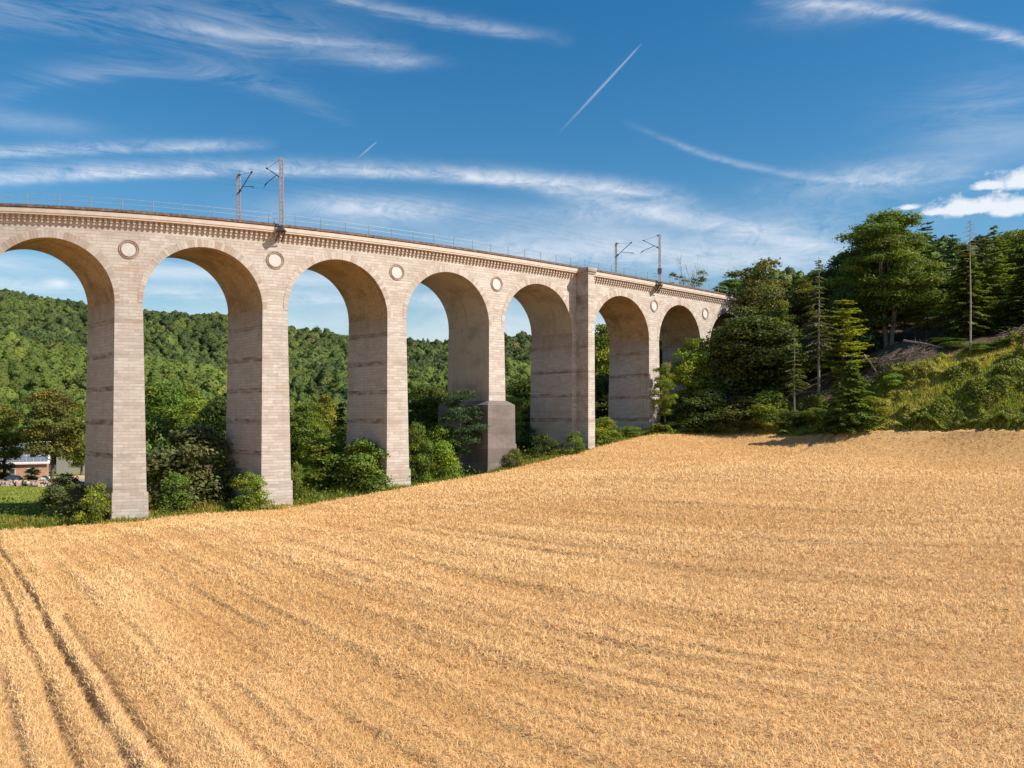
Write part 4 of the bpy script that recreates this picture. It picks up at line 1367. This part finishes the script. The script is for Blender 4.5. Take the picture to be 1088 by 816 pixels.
# ------------------------------------------------------------------ the wooded hills beyond
def crown_template(nl, conic=False):
    """lumpy dome as a quad grid plus small leaf cards over it, unit radius"""
    dirs = unit(nl); dirs[:, 2] = np.abs(dirs[:, 2]) * 0.9 + 0.05
    dirs /= np.linalg.norm(dirs, axis=1, keepdims=True); dirs[0] = (0.1, 0, 1)
    amp = 0.75 + 0.35 * rng.random(nl)
    def rad(d):
        c = d @ dirs.T
        return 0.62 + 0.42 * (np.exp(-(1 - c) / 0.085) * amp).max(-1)
    nu, nv = 22, 11
    th = np.arange(nu) / nu * 2 * math.pi; ph = np.linspace(-0.5, math.pi / 2 - 0.03, nv)
    TH, PH = np.meshgrid(th, ph)
    d = np.stack([np.cos(PH) * np.cos(TH), np.cos(PH) * np.sin(TH), np.sin(PH)], -1).reshape(-1, 3)
    v = d * rad(d)[:, None]
    ii = np.arange(nu * nv).reshape(nv, nu)
    q = np.stack([ii[:-1], np.roll(ii[:-1], -1, 1), np.roll(ii[1:], -1, 1), ii[1:]], -1).reshape(-1, 4)
    n = 170
    d = unit(n); d[:, 2] = np.where(d[:, 2] < -0.4, -d[:, 2], d[:, 2])
    p = d * rad(d)[:, None] * (0.98 + 0.10 * rng.random((n, 1)))
    nn = d + rng.normal(size=(n, 3)) * 0.25; nn /= np.linalg.norm(nn, axis=1, keepdims=True)
    cvv, cqq = cards(p, nn, 0.17 * (0.6 + 0.8 * rng.random(n)), 0.85)
    V = np.concatenate([v, cvv]); Q = np.concatenate([q, cqq + len(v)])
    if conic:
        V = V * np.array([0.6, 0.6, 1.25]); V[:, :2] *= np.clip(1.15 - 0.55 * V[:, 2:3], 0.15, 1.2)
    return V, Q


def far_wood():
    tm = [crown_template(random.randint(9, 15)) for _ in range(10)] + [crown_template(14, True) for _ in range(3)]
    V, Q, Tt = [], [], []
    pts = []; base = 0
    def cellpts(y0, y1, st, x0f, x1f):
        out = []; y = y0; k = 0
        while y < y1:
            x = x0f * y + (k % 2) * st * 0.5
            while x < x1f * y:
                out.append((x + random.uniform(-.38, .38) * st, y + random.uniform(-.38, .38) * st)); x += st
            y += st * 0.87; k += 1
        return out
    pts += [(p, 0) for p in cellpts(186, 262, 4.3, -0.70, 0.33)]
    pts += [(p, 1) for p in cellpts(262, 372, 5.2, -0.70, 0.30)]
    pts += [(p, 2) for p in cellpts(390, 590, 6.4, -0.66, 0.34)]
    pts += [(p, 0) for p in cellpts(186, 240, 6.5, 0.33, 0.75)]
    for (x, y), zone in pts:
        px = HX + F * x / y
        if zone == 0 and y < 196 and px < 60: continue
        g_ = gz(x, y)
        big = float(fbm(x / 55, y / 80, 3, 2)); spec = float(vnoise(x / 26, y / 34, 8))
        sz = {0: 3.1, 1: 3.8, 2: 4.7}[zone] * random.uniform(0.65, 1.3)
        hh = {0: 7, 1: 9, 2: 11}[zone] * random.uniform(0.7, 1.35)
        r = random.random()
        if spec > 0.68 and r < 0.7: col = (0.040, 0.060, 0.017)
        elif r < 0.02: col = (0.11, 0.10, 0.035)
        elif r < 0.16: col = (0.088, 0.115, 0.024)
        else: col = (0.058, 0.084, 0.018)
        if zone == 1: col = (col[0] * 1.35, col[1] * 1.32, col[2])
        if zone == 0: col = (col[0] * 1.2, col[1] * 1.3, col[2])
        if zone == 2 and y < 450: col = (col[0] * 0.75, col[1] * 0.8, col[2])
        col = np.array([1.24, 1.32, 1.35]) * np.array(col) * (0.55 + 0.9 * big) * random.uniform(0.85, 1.15)
        con = spec > 0.80 and r < 0.3 and x / y < 0.3
        v, q = tm[random.randint(10, 12) if con else random.randint(0, 9)]
        a = random.uniform(0, 6.283); ca, sa = math.cos(a), math.sin(a)
        vz = sz * random.uniform(0.85, 1.2)
        W = np.empty_like(v)
        W[:, 0] = (v[:, 0] * ca - v[:, 1] * sa) * sz + x; W[:, 1] = (v[:, 0] * sa + v[:, 1] * ca) * sz + y; W[:, 2] = v[:, 2] * vz + g_ + hh * 0.55
        V.append(W); Q.append(q + base); base += len(v); Tt.append(np.tile(col, (len(v), 1)))
    V = np.concatenate(V); Tt = np.concatenate(Tt); Q = np.concatenate(Q)
    print('far wood faces', len(Q), 'trees', len(pts))
    return mesh_np('forest', V, Q, tint=Tt, smooth=True)


me = far_wood(); me.materials.append(M['farleaf'])
o = link('forest', me); tag(o, 'dense mixed green forest covering the hills beyond the viaduct', 'forest', kind='stuff')


# ------------------------------------------------------------------ grass, weeds and undergrowth
def tufts(x, y, h, col, size=0.12, n_per=5, spread=0.25, upright=0.8):
    """upright narrow blades round each point"""
    n = len(x) * n_per
    X = np.repeat(x, n_per) + rng.normal(0, spread, n); Y = np.repeat(y, n_per) + rng.normal(0, spread, n)
    Hh = np.repeat(h, n_per) * (0.5 + 0.7 * rng.random(n))
    zb = ground(X, Y) - 0.05
    a = rng.random(n) * 6.283
    dx, dy = np.cos(a), np.sin(a)
    w = size * (0.5 + rng.random(n))
    lean = Hh * (1 - upright) * (rng.random(n) * 2)
    p0 = np.stack([X, Y, zb], -1)
    s = np.stack([-dy * w, dx * w, np.zeros(n)], -1)
    top = p0 + np.stack([dx * lean, dy * lean, Hh], -1)
    mid = p0 + np.stack([dx * lean * 0.35, dy * lean * 0.35, Hh * 0.6], -1)
    V = np.stack([p0, mid - s * 0.5, top, mid + s * 0.5], 1).reshape(-1, 3)
    T = np.repeat(np.repeat(col, n_per, axis=0), 4, axis=0)
    return V, T


def leafy(x, y, zoff, col, size):
    n = len(x)
    p = np.stack([x, y, ground(x, y) + zoff], -1)
    nn = rng.normal(size=(n, 3)) * 0.55 + np.array([0.0, -0.25, 0.9]); nn /= np.linalg.norm(nn, axis=1, keepdims=True)
    V, _ = cards(p, nn, size * (0.6 + 0.8 * rng.random(n)), 0.65)
    return V, np.repeat(col, 4, axis=0)


def palette(n, cols, wts):
    cols = np.array(cols); k = rng.choice(len(cols), n, p=np.array(wts) / sum(wts))
    return cols[k] * (0.75 + 0.5 * rng.random((n, 1)))


# strip of grass between the wheat and the piers
V, Tt = [], []
n = 26000
x = rng.uniform(-62, 26, n); ey = edge_y(x); y = ey + 0.1 + rng.random(n) ** 1.5 * 16
keep = rng.random(n) < np.clip(1.4 - (y - ey) / 14, 0.2, 1)
x, y, ey = x[keep], y[keep], ey[keep]
dry = fbm(x * 0.15, y * 0.3, 51, 3)[:, None]
col = palette(len(x), [(0.19, 0.27, 0.045), (0.28, 0.33, 0.06), (0.13, 0.20, 0.035), (0.38, 0.33, 0.13)], [4, 3, 3, 0.6])
col = np.where(dry > 0.62, col * np.array([1.5, 1.1, 1.2]), col)
h = 0.22 + 1.0 * fbm(x * 0.5, y * 0.5, 61, 3) ** 1.6 * (0.6 + 0.8 * rng.random(len(x)))
a_, b_ = tufts(x, y, h, col, 0.07, 6); V.append(a_); Tt.append(b_)
# damp weeds further back
n = 22000
x = rng.uniform(-62, 30, n); y = edge_y(x) + 2 + rng.random(n) * 24
col = palette(n, [(0.12, 0.18, 0.032), (0.18, 0.25, 0.04), (0.08, 0.12, 0.028)], [4, 3, 3])
a_, b_ = leafy(x, y, 0.15 + 1.3 * rng.random(n) * fbm(x * 0.5, y * 0.5, 33, 2) ** 1.5 * 1.6, col, 0.26); V.append(a_); Tt.append(b_)
# valley meadow
n = 9000
x = rng.uniform(-95, -44, n); y = rng.uniform(97, 134, n)
col = palette(n, [(0.20, 0.27, 0.045), (0.26, 0.31, 0.06)], [1, 1])
a_, b_ = tufts(x, y, np.full(n, 0.22), col, 0.12, 3, 0.5); V.append(a_); Tt.append(b_)
# yellow flowers at the foot of the second pier
V = np.concatenate(V); Tt = np.concatenate(Tt)
me = mesh_np('grass', V, np.arange(len(V)).reshape(-1, 4), tint=Tt); me.materials.append(M['leaf'])
o = link('grass', me); tag(o, 'fresh green grass and weeds along the foot of the viaduct piers', 'grass', kind='stuff')

x0 = (304 - HX) / F * 91.5
mb = MB(); zz = gz(x0, 92.3)
for i in range(90):
    a = Vector((random.gauss(0, 0.8), random.gauss(0, 0.35), random.uniform(0.35, 0.6)))
    for q in range(2):
        r = 0.05; t = random.uniform(0, 3.14)
        mb.face([a + Vector((r * math.cos(t), r * math.sin(t), 0.02)), a + Vector((-r * math.sin(t), r * math.cos(t), 0.0)),
                 a - Vector((r * math.cos(t), r * math.sin(t), 0.02)), a + Vector((r * math.sin(t), -r * math.cos(t), 0.02))])
    mb.bar(a + Vector((0, 0, -0.5)), a, 0.012)
o = mb.build('wildflowers', simple_mat('yellow_petals', (0.75, 0.50, 0.03), 0.6, var=0.2)); o.location = (x0, 92.3, zz)
tag(o, 'small patch of yellow wildflowers at the foot of the second pier', 'flowers', kind='stuff')

# undergrowth on the right-hand slope
V, Tt = [], []
n = 150000
px = rng.uniform(690, 1240, n)
crest = np.interp(px, [690, 860, 880, 905, 930, 960, 1000, 1031, 1088, 1240], [133, 128, 122, 122.5, 123.5, 122, 120, 119.5, 118, 116])
t = rng.random(n)
xe = (px - HX) / F
y0 = np.interp(px, [690, 740, 800, 900, 1000, 1088, 1240], [127.3, 128.2, 124.2, 113.2, 106.2, 100.2, 94.5])
y = y0 + 0.2 + (crest - y0) * t; x = xe * y
# mounds of bramble, lighter grass between
m1 = fbm(x * 0.42, y * 0.42, 71, 3); m2 = fbm(x * 0.11, y * 0.16, 81, 3)
mound = np.clip((m1 - 0.42) * 3.4, 0, 1)
h = 0.10 + 1.5 * mound * (0.6 + 0.4 * rng.random(n))
front = np.clip(1 - (y - y0) / 3.5, 0, 1)
h += front * 1.2 * vnoise(x * 0.9, y * 0.5, 5)
cols = np.where((m2 > 0.56)[:, None], palette(n, [(0.33, 0.33, 0.08), (0.25, 0.28, 0.06), (0.36, 0.31, 0.12)], [3, 3, 1]),
                palette(n, [(0.16, 0.21, 0.042), (0.24, 0.28, 0.05), (0.11, 0.145, 0.038), (0.32, 0.34, 0.055)], [4, 3, 3, 1]))
cols = np.where((mound > 0.6)[:, None], cols * 0.85, cols) * 1.35
brown = (fbm(x * 0.2, y * 0.35, 91, 2) > 0.68) & (px > 1030)
cols = np.where(brown[:, None], cols * np.array([1.05, 0.9, 1.0]), cols)
a_, b_ = leafy(x, y, h, cols, 0.27); V.append(a_); Tt.append(b_)
k = rng.random(n) < 0.16
a_, b_ = tufts(x[k], y[k], 0.35 + 0.6 * m1[k], cols[k] * 1.15, 0.06, 5, 0.3); V.append(a_); Tt.append(b_)
V = np.concatenate(V); Tt = np.concatenate(Tt)
me = mesh_np('undergrowth', V, np.arange(len(V)).reshape(-1, 4), tint=Tt); me.materials.append(M['leaf'])
o = link('undergrowth', me); tag(o, 'tangled green brambles and tall grass on the slope right of the viaduct', 'undergrowth', kind='stuff')

# ------------------------------------------------------------------ the village in the valley
Z = 150
hx = (17 - HX) / F * Z; hz = gz(hx, Z)
house = empty('house', (hx, Z, hz), R(26)); tag(house, 'low orange brick house with solar panels on its roof in the valley', 'house')
M['brick'] = stone_mat('orange_brick', [(0.50, 0.27, 0.15), (0.58, 0.33, 0.20)], (0.5, 0.4, 0.3), 0.25, 0.08, blotch_amt=0.2, streak=0.1, msize=0.01)
M['tile'] = simple_mat('grey_roof_tile', (0.60, 0.55, 0.52), 0.8, var=0.15)
M['panel'] = simple_mat('solar_glass', (0.15, 0.17, 0.23), 0.35, 0.0, var=0.2)
M['white'] = simple_mat('white_paint', (0.75, 0.73, 0.70), 0.6, var=0.05)
M['winglass'] = simple_mat('window_glass', (0.05, 0.06, 0.07), 0.1, var=0.1)
mb = MB(); eave = CAM_Z + (HY - 492) / F * Z - hz; ridge = CAM_Z + (HY - 473.5) / F * Z - hz + 0.4
hl, dp = 9.6, 6.5
mb.box((0, dp / 2, eave / 2 - 0.5), (hl, dp, eave + 1.0))
mb.face([(-hl / 2, 0, eave), (-hl / 2, dp, eave), (-hl / 2, dp / 2, ridge - 0.15)], [(0, 0), (dp, 0), (dp / 2, 2)])
mb.face([(hl / 2, dp, eave), (hl / 2, 0, eave), (hl / 2, dp / 2, ridge - 0.15)], [(0, 0), (dp, 0), (dp / 2, 2)])
mb.build('wall', M['brick'], house)
mb = MB(); e = 0.5
A = Vector((-hl / 2 - e, -e, eave - 0.25)); Bv = Vector((hl / 2 + e, -e, eave - 0.25)); C_ = Vector((hl / 2 + e, dp / 2, ridge)); D_ = Vector((-hl / 2 - e, dp / 2, ridge))
up = Vector((0, 0, 0.18))
mb.hexa([A, Bv, C_, D_, A + up, Bv + up, C_ + up, D_ + up])
A2_ = Vector((-hl / 2 - e, dp + e, eave - 0.25)); B2_ = Vector((hl / 2 + e, dp + e, eave - 0.25))
mb.hexa([D_ + Vector((0, .003, 0)), C_ + Vector((0, .003, 0)), B2_, A2_, D_ + up + Vector((0, .003, 0)), C_ + up + Vector((0, .003, 0)), B2_ + up, A2_ + up])
roof = mb.build('roof', M['tile'], house)
nrm = (Bv - A).cross(D_ - A).normalized()
pan = None
for r_ in range(3):
    for c_ in range(9):
        u0, v0 = 0.03 + c_ * 0.105, 0.07 + r_ * 0.30
        p = A + up + (Bv - A) * (u0 + 0.048) + (D_ - A) * (v0 + 0.135) + nrm * 0.06
        if pan is None:
            mbp = MB(); wv = (Bv - A) * 0.048; hv = (D_ - A) * 0.135; t_ = nrm * 0.03
            mbp.hexa([-wv - hv - t_, wv - hv - t_, wv + hv - t_, -wv + hv - t_, -wv - hv + t_, wv - hv + t_, wv + hv + t_, -wv + hv + t_]); pan = mbp.mesh('solar_panel')
        o = link('solar_panel', pan, M['panel'], roof); o.location = p
for q in (-3.0, -0.6, 2.2):
    mb = MB(); mb.box((q, -0.03, eave * 0.5), (1.0, 0.08, 1.0)); w_ = mb.build('window', M['white'], house)
    mb = MB(); mb.box((q, -0.09, eave * 0.5), (0.84, 0.03, 0.84)); mb.build('pane', M['winglass'], w_)
# small shed with a pale roof
Z = 168; sx = (84 - HX) / F * Z; sz = gz(sx, Z); shed = empty('shed', (sx, Z, sz)); tag(shed, 'small beige shed with a pale blue roof in front of the first pier', 'shed')
shed['label'] = 'small beige shed with a pale blue roof, seen just left of the first pier'
st_ = CAM_Z + (HY - 484) / F * Z - sz
mb = MB(); mb.box((0, 2, st_ / 2 - 0.3), (9, 4, st_ + 0.6)); mb.build('wall', simple_mat('beige_render', (0.55, 0.50, 0.40), 0.9, var=0.1), shed)
mb = MB(); mb.hexa([(-1.8, -0.3, st_ + 0.02), (1.0, -0.3, st_ + 0.02), (1.0, 4.2, st_ + 0.6), (-1.8, 4.2, st_ + 0.6), (-1.8, -0.3, st_ + 0.14), (1.0, -0.3, st_ + 0.14), (1.0, 4.2, st_ + 0.72), (-1.8, 4.2, st_ + 0.72)])
mb.build('roof', simple_mat('pale_blue_sheet', (0.62, 0.70, 0.80), 0.4, var=0.05), shed)
# sandy yard and road beyond the meadow
def sheet(name, rows, mat, lift):
    mb = MB()
    for (xa, ya, xb, yb) in rows:
        m = 10
        for k in range(m):
            t0, t1 = k / m, (k + 1) / m
            x0_, x1_ = xa + (xb - xa) * t0, xa + (xb - xa) * t1
            mb.face([(x0_, ya, gz(x0_, ya) + lift), (x1_, ya, gz(x1_, ya) + lift), (x1_, yb, gz(x1_, yb) + lift), (x0_, yb, gz(x0_, yb) + lift)])
    o = mb.build(name, mat); tag(o, kind='structure'); return o
sheet('road', [(-92, y_, -64, y_ + 1.5) for y_ in np.arange(145, 151, 1.5)], simple_mat('pale_asphalt', (0.30, 0.29, 0.29), 0.9, var=0.15), 0.10)
sheet('yard', [(-92, y_, -64, y_ + 1.5) for y_ in np.arange(151.1, 160, 1.5)], simple_mat('sandy_ground', (0.55, 0.36, 0.20), 0.95, var=0.2), 0.10)


# rubble bank at the far side of the meadow, flowering shrubs behind it
mb = MB()
for i in range(520):
    xx = random.uniform(-90, -63); yy = 136.5 + random.gauss(0, 0.7)
    s_ = random.uniform(0.2, 0.55); z_ = gz(xx, yy) + random.uniform(0, 0.75)
    n0 = len(mb.v)
    mb.box((xx + 76, yy - 136.5, z_ - 0.0), (s_ * 1.3, s_, s_ * 0.8), random.uniform(0, 3))
    for k in range(n0, len(mb.v)): pass
o = mb.build('stone_bank', simple_mat('pinkish_rubble', (0.46, 0.34, 0.28), 0.95, var=0.35, scale=1.5)); o.location = (-76, 136.5, 0)
tag(o, 'low pinkish bank of rubble along the far edge of the valley meadow', 'stone bank')
for i, (px, w, lab) in enumerate(((14, 26, 'left pale silage heap under a white cover behind the rubble bank'), (48, 16, 'right pale silage heap under a white cover behind the rubble bank'))):
    Z = 141; xx = (px - HX) / F * Z; zb = gz(xx, Z); mb = MB(); n = 14; W_ = w / F * Z; Hh = 1.35
    for a in range(n):
        for b in range(8):
            def q(a, b):
                u = a / n * 2 - 1; v = b / 8 * 2 - 1
                return (u * W_ / 2, v * 1.3, Hh * max(0, 1 - abs(u) ** 3.0) * max(0, 1 - v * v) ** 0.6 + 0.05 * math.sin(a * 2.1 + b))
            mb.face([q(a, b), q(a + 1, b), q(a + 1, b + 1), q(a, b + 1)])
    o = mb.build('covered_heap', simple_mat('white_sheet_cover', (0.62, 0.56, 0.47), 0.7, var=0.2, scale=1), smooth=True); o.location = (xx, Z, zb)
    tag(o, lab, 'heap', 'covered heaps behind the rubble bank')
V, Tt = [], []
n = 3500; x = rng.uniform(-92, -62, n); y = rng.uniform(137.5, 141, n)
a_, b_ = leafy(x, y, 0.2 + 1.0 * rng.random(n) * vnoise(x * 0.5, y * 0.5, 2), palette(n, [(0.11, 0.17, 0.04), (0.16, 0.23, 0.05), (0.07, 0.11, 0.03)], [2, 1, 1]), 0.4)
me = mesh_np('hedge_plants', a_, np.arange(len(a_)).reshape(-1, 4), tint=b_); me.materials.append(M['leaf'])
o = link('weeds', me); tag(o, 'rough green weeds growing behind the rubble bank in the valley', 'weeds', kind='stuff')
SKY_SAT, SKY_VAL, SKY_STR = 1.42, 1.0, 0.088
CLOUD_COL = (8.3, 8.4, 8.8)
# ------------------------------------------------------------------ camera, sun and sky
cam = bpy.data.cameras.new('camera')
co = bpy.data.objects.new('camera', cam)
COL.objects.link(co)
co.location = (0, 0, CAM_Z)
co.rotation_euler = (R(90), 0, 0)
cam.sensor_width = 36.0
cam.lens = 36.0 * F / 1088.0
cam.shift_y = (HY - 408.0) / 1088.0
cam.clip_start = 0.5
cam.clip_end = 9000
SC.camera = co

SUN_EL, SUN_AZ = 41.0, 106.0      # azimuth from +Y towards +X
sd = Vector((math.cos(R(SUN_EL)) * math.sin(R(SUN_AZ)), math.cos(R(SUN_EL)) * math.cos(R(SUN_AZ)), math.sin(R(SUN_EL))))
sl = bpy.data.lights.new('sun', 'SUN')
sl.energy = 5.0
sl.angle = R(0.53)
sl.color = (1.0, 0.92, 0.81)
so = bpy.data.objects.new('sun', sl)
COL.objects.link(so)
so.rotation_euler = sd.to_track_quat('Z', 'Y').to_euler()
so.location = (0, 0, 200)

wd = bpy.data.worlds.new('World')
SC.world = wd
wd.use_nodes = True
nt = wd.node_tree
g = NT(nt)
bg = nt.nodes['Background']
sky = g.n('ShaderNodeTexSky', sky_type='NISHITA', sun_disc=False)
sky.sun_elevation = R(SUN_EL)
sky.sun_rotation = R(SUN_AZ)
sky.altitude = 300
sky.air_density = 1.15
sky.dust_density = 0.55
sky.ozone_density = 2.6
tc = g.n('ShaderNodeTexCoord')
sep = g.n('ShaderNodeSeparateXYZ'); g.put(sep.inputs[0], tc.outputs['Generated'])
dx, dy, dz = sep.outputs
az = g.math('ARCTAN2', dx, dy)                     # bearing, 0 = straight ahead
hor = g.math('SQRT', g.math('ADD', g.math('MULTIPLY', dx, dx), g.math('MULTIPLY', dy, dy)))
el = g.math('DIVIDE', dz, hor)                     # tangent of the height above the horizon
comb = g.n('ShaderNodeCombineXYZ')
g.put(comb.inputs[0], az); g.put(comb.inputs[1], el)
AE = comb.outputs[0]


def ae(px, py):
    a = math.atan((px - HX) / F)
    return a, (HY - py) / F * math.cos(a)


wis = g.noise(g.mapping(AE, (6, 34, 1), rot=(0, 0, 0.12)), 1.0, 8, 0.68, 1.2).outputs['Fac']    # stretched wisps
fine = g.noise(g.mapping(AE, (30, 60, 1), rot=(0, 0, -0.7)), 1.0, 6, 0.7, 0.8).outputs['Fac']    # combed fibres
soft = g.noise(g.mapping(AE, (5, 14, 1), loc=(3, 1, 0)), 1.0, 6, 0.6, 0.6).outputs['Fac']
puff = g.noise(g.mapping(AE, (22, 34, 1), loc=(7, 2, 0)), 1.0, 8, 0.6, 0.2).outputs['Fac']


def streak(pts, w_up, w_dn, amt, tex, lo, hi, fade=0.06, warp=0.012):
    """a cloud band along a parabola through three surveyed sky directions"""
    (a0, e0), (a1, e1), (a2, e2) = [ae(*p) for p in pts]
    A = np.array([[a * a, a, 1] for a in (a0, a1, a2)]); c2, c1, c0 = np.linalg.solve(A, np.array([e0, e1, e2]))
    line = g.math('MULTIPLY_ADD', g.math('MULTIPLY_ADD', az, float(c2), float(c1)), az, float(c0))
    d = g.math('SUBTRACT', el, line)
    d = g.math('ADD', d, g.math('MULTIPLY', g.math('SUBTRACT', wis, 0.5), warp))
    up = g.math('DIVIDE', g.math('MAXIMUM', d, 0.0), w_up / F)
    dn = g.math('DIVIDE', g.math('MINIMUM', d, 0.0), w_dn / F)
    r2 = g.math('ADD', g.math('MULTIPLY', up, up), g.math('MULTIPLY', dn, dn))
    body = g.math('EXPONENT', g.math('MULTIPLY', r2, -1.0))
    e_l = g.ramp(az, a0 - fade, a0 + fade * 0.5) if a0 > -0.56 else None
    e_r = g.ramp(az, a2 + fade, a2 - fade * 0.5) if a2 < 0.56 else None
    for e in (e_l, e_r):
        if e is not None: body = g.math('MULTIPLY', body, e)
    t = g.ramp(tex, lo, hi)
    return g.math('MULTIPLY', g.math('MULTIPLY', body, t), amt)


def patch(px, py, rx, ry, amt, tex, lo, hi):
    a, e = ae(px, py)
    u = g.math('DIVIDE', g.math('SUBTRACT', az, a), rx / F)
    v = g.math('DIVIDE', g.math('SUBTRACT', el, e), ry / F)
    body = g.math('EXPONENT', g.math('MULTIPLY', g.math('ADD', g.math('MULTIPLY', u, u), g.math('MULTIPLY', v, v)), -1.0))
    return g.math('MULTIPLY', g.math('MULTIPLY', body, g.ramp(tex, lo, hi)), amt)


def puffs(px, py, rx, ry):
    # a small cumulus: billowed top, flatter base
    a, e = ae(px, py)
    u = g.math('DIVIDE', g.math('SUBTRACT', az, a), rx / F)
    dv = g.math('SUBTRACT', el, e - ry * 0.35 / F)
    v = g.math('ADD', g.math('DIVIDE', g.math('MAXIMUM', dv, 0.0), ry * 1.1 / F), g.math('DIVIDE', g.math('MINIMUM', dv, 0.0), ry * 0.45 / F))
    body = g.math('EXPONENT', g.math('MULTIPLY', g.math('ADD', g.math('MULTIPLY', u, u), g.math('MULTIPLY', v, v)), -1.0))
    t = g.math('ADD', body, g.math('MULTIPLY', g.math('SUBTRACT', bil, 0.5), 1.5))
    return g.math('MULTIPLY', g.math('SMOOTH_MIN', g.ramp(t, 0.36, 0.85), 1.0, 0.1), 1.08)


bil = g.noise(g.mapping(AE, (46, 60, 1), loc=(5, 9, 0)), 1.0, 8, 0.62, 0.15).outputs['Fac']
mixf = g.math('ADD', g.math('MULTIPLY', wis, 0.5), g.math('MULTIPLY', fine, 0.5))
CL = [
    streak([(-60, 196), (300, 182), (700, 207)], 10, 5, 0.9, mixf, 0.33, 0.64, 0.05, 0.006),
    streak([(-60, 164), (120, 159), (250, 156)], 7, 4, 0.7, mixf, 0.35, 0.66, 0.05, 0.004),
    streak([(40, 88), (170, 72), (290, 92)], 16, 9, 0.34, wis, 0.38, 0.75, 0.1, 0.03),
    streak([(-60, 20), (150, 26), (360, 52)], 34, 16, 0.36, wis, 0.36, 0.72, 0.1, 0.04),
    streak([(200, 30), (300, 42), (400, 50)], 7, 4, 0.4, mixf, 0.3, 0.6, 0.05, 0.01),
    patch(412, 63, 42, 8, 0.45, mixf, 0.36, 0.62),
    streak([(330, -8), (430, 14), (560, 36)], 8, 6, 0.4, mixf, 0.33, 0.65, 0.06, 0.02),
    patch(10, 126, 70, 9, 0.3, soft, 0.3, 0.6),
    patch(400, 222, 80, 12, 0.75, mixf, 0.36, 0.6),
    streak([(310, 236), (480, 242), (700, 262)], 22, 20, 0.40, soft, 0.33, 0.62, 0.1, 0.03),
    patch(655, 226, 70, 12, 0.6, mixf, 0.34, 0.6),
    streak([(560, 196), (730, 232), (900, 268)], 10, 9, 0.62, mixf, 0.32, 0.6, 0.08, 0.012),
    streak([(705, 148), (800, 178), (990, 192)], 4, 3, 0.3, mixf, 0.32, 0.6, 0.05, 0.01),
    patch(930, 190, 80, 14, 0.62, mixf, 0.36, 0.62),
    patch(830, 240, 110, 20, 0.38, mixf, 0.35, 0.64),
    streak([(845, 2), (960, 14), (1120, 52)], 5, 5, 0.55, mixf, 0.32, 0.58, 0.05, 0.016),
    patch(900, 8, 60, 14, 0.36, mixf, 0.34, 0.62),
    patch(1040, 120, 60, 34, 0.22, wis, 0.35, 0.65),
    patch(1062, 150, 90, 14, 0.2, soft, 0.35, 0.6),
    streak([(500, 268), (700, 272), (900, 280)], 22, 18, 0.60, mixf, 0.30, 0.55, 0.1, 0.02),
    streak([(-60, 276), (200, 290), (420, 300)], 9, 8, 0.6, soft, 0.32, 0.58, 0.08, 0.02),
    streak([(-60, 300), (200, 310), (520, 320)], 9, 8, 0.55, mixf, 0.32, 0.58, 0.08, 0.02),
    streak([(-60, 340), (300, 345), (700, 340)], 20, 34, 0.6, soft, 0.25, 0.65, 0.1, 0.01),
    puffs(1035, 217, 48, 13), puffs(1078, 218, 34, 13), puffs(1003, 223, 24, 6),
    puffs(1083, 188, 30, 15), puffs(1050, 196, 17, 7),
    puffs(965, 219, 12, 5),
    patch(62, 301, 9, 4, 0.8, puff, 0.3, 0.5),
]


def contrail(p, q, w, amt):
    (a0, e0), (a1, e1) = ae(*p), ae(*q)
    L = math.hypot(a1 - a0, e1 - e0); ux, uy = (a1 - a0) / L, (e1 - e0) / L
    ra = g.math('SUBTRACT', az, a0); re = g.math('SUBTRACT', el, e0)
    s = g.math('ADD', g.math('MULTIPLY', ra, ux), g.math('MULTIPLY', re, uy))
    n = g.math('ADD', g.math('MULTIPLY', ra, -uy), g.math('MULTIPLY', re, ux))
    t = g.math('DIVIDE', s, L)
    wid = g.math('MULTIPLY', g.math('MULTIPLY', g.math('SUBTRACT', 1.25, t), g.math('ADD', t, 0.35)), w / F)
    r = g.math('DIVIDE', n, wid)
    body = g.math('EXPONENT', g.math('MULTIPLY', g.math('MULTIPLY', r, r), -1.0))
    body = g.math('MULTIPLY', body, g.ramp(t, 0.0, 0.45)); body = g.math('MULTIPLY', body, g.ramp(t, 1.0, 0.9))
    return g.math('MULTIPLY', body, amt)


CL.append(contrail((592, 143), (683, 45), 1.9, 0.34))
CL.append(contrail((378, 170), (401, 150), 1.2, 0.3))
tot = None
for c in CL:      # screen the layers together
    inv = g.math('SUBTRACT', 1.0, g.math('MINIMUM', c, 1.0))
    tot = inv if tot is None else g.math('MULTIPLY', tot, inv)
cloud = g.math('SUBTRACT', 1.0, tot, clamp=True)
ahead = g.ramp(dy, 0.0, 0.25)
gen = g.noise(g.mapping(tc.outputs['Generated'], (2, 2, 7)), 1.5, 6, 0.6, 0.5).outputs['Fac']
gen = g.math('MULTIPLY', g.ramp(gen, 0.5, 0.75), 0.5)
cloud = g.math('ADD', g.math('MULTIPLY', cloud, ahead), g.math('MULTIPLY', gen, g.math('SUBTRACT', 1.0, ahead)))
cloud = g.math('MULTIPLY', cloud, 0.84)
hs = g.n('ShaderNodeHueSaturation'); g.put(hs.inputs['Color'], sky.outputs[0])
hs.inputs['Hue'].default_value = 0.496; hs.inputs['Saturation'].default_value = SKY_SAT; hs.inputs['Value'].default_value = SKY_VAL
skyc = g.mix(cloud, hs.outputs[0], rgba(CLOUD_COL))
g.put(bg.inputs['Color'], skyc)
bg.inputs['Strength'].default_value = SKY_STR

SC.view_settings.view_transform = 'Standard'
SC.view_settings.look = 'None'
SC.view_settings.exposure = 0.42
SC.view_settings.gamma = 1.0
SC.cycles.use_denoising = True
SC.cycles.max_bounces = 6
SC.cycles.transparent_max_bounces = 8
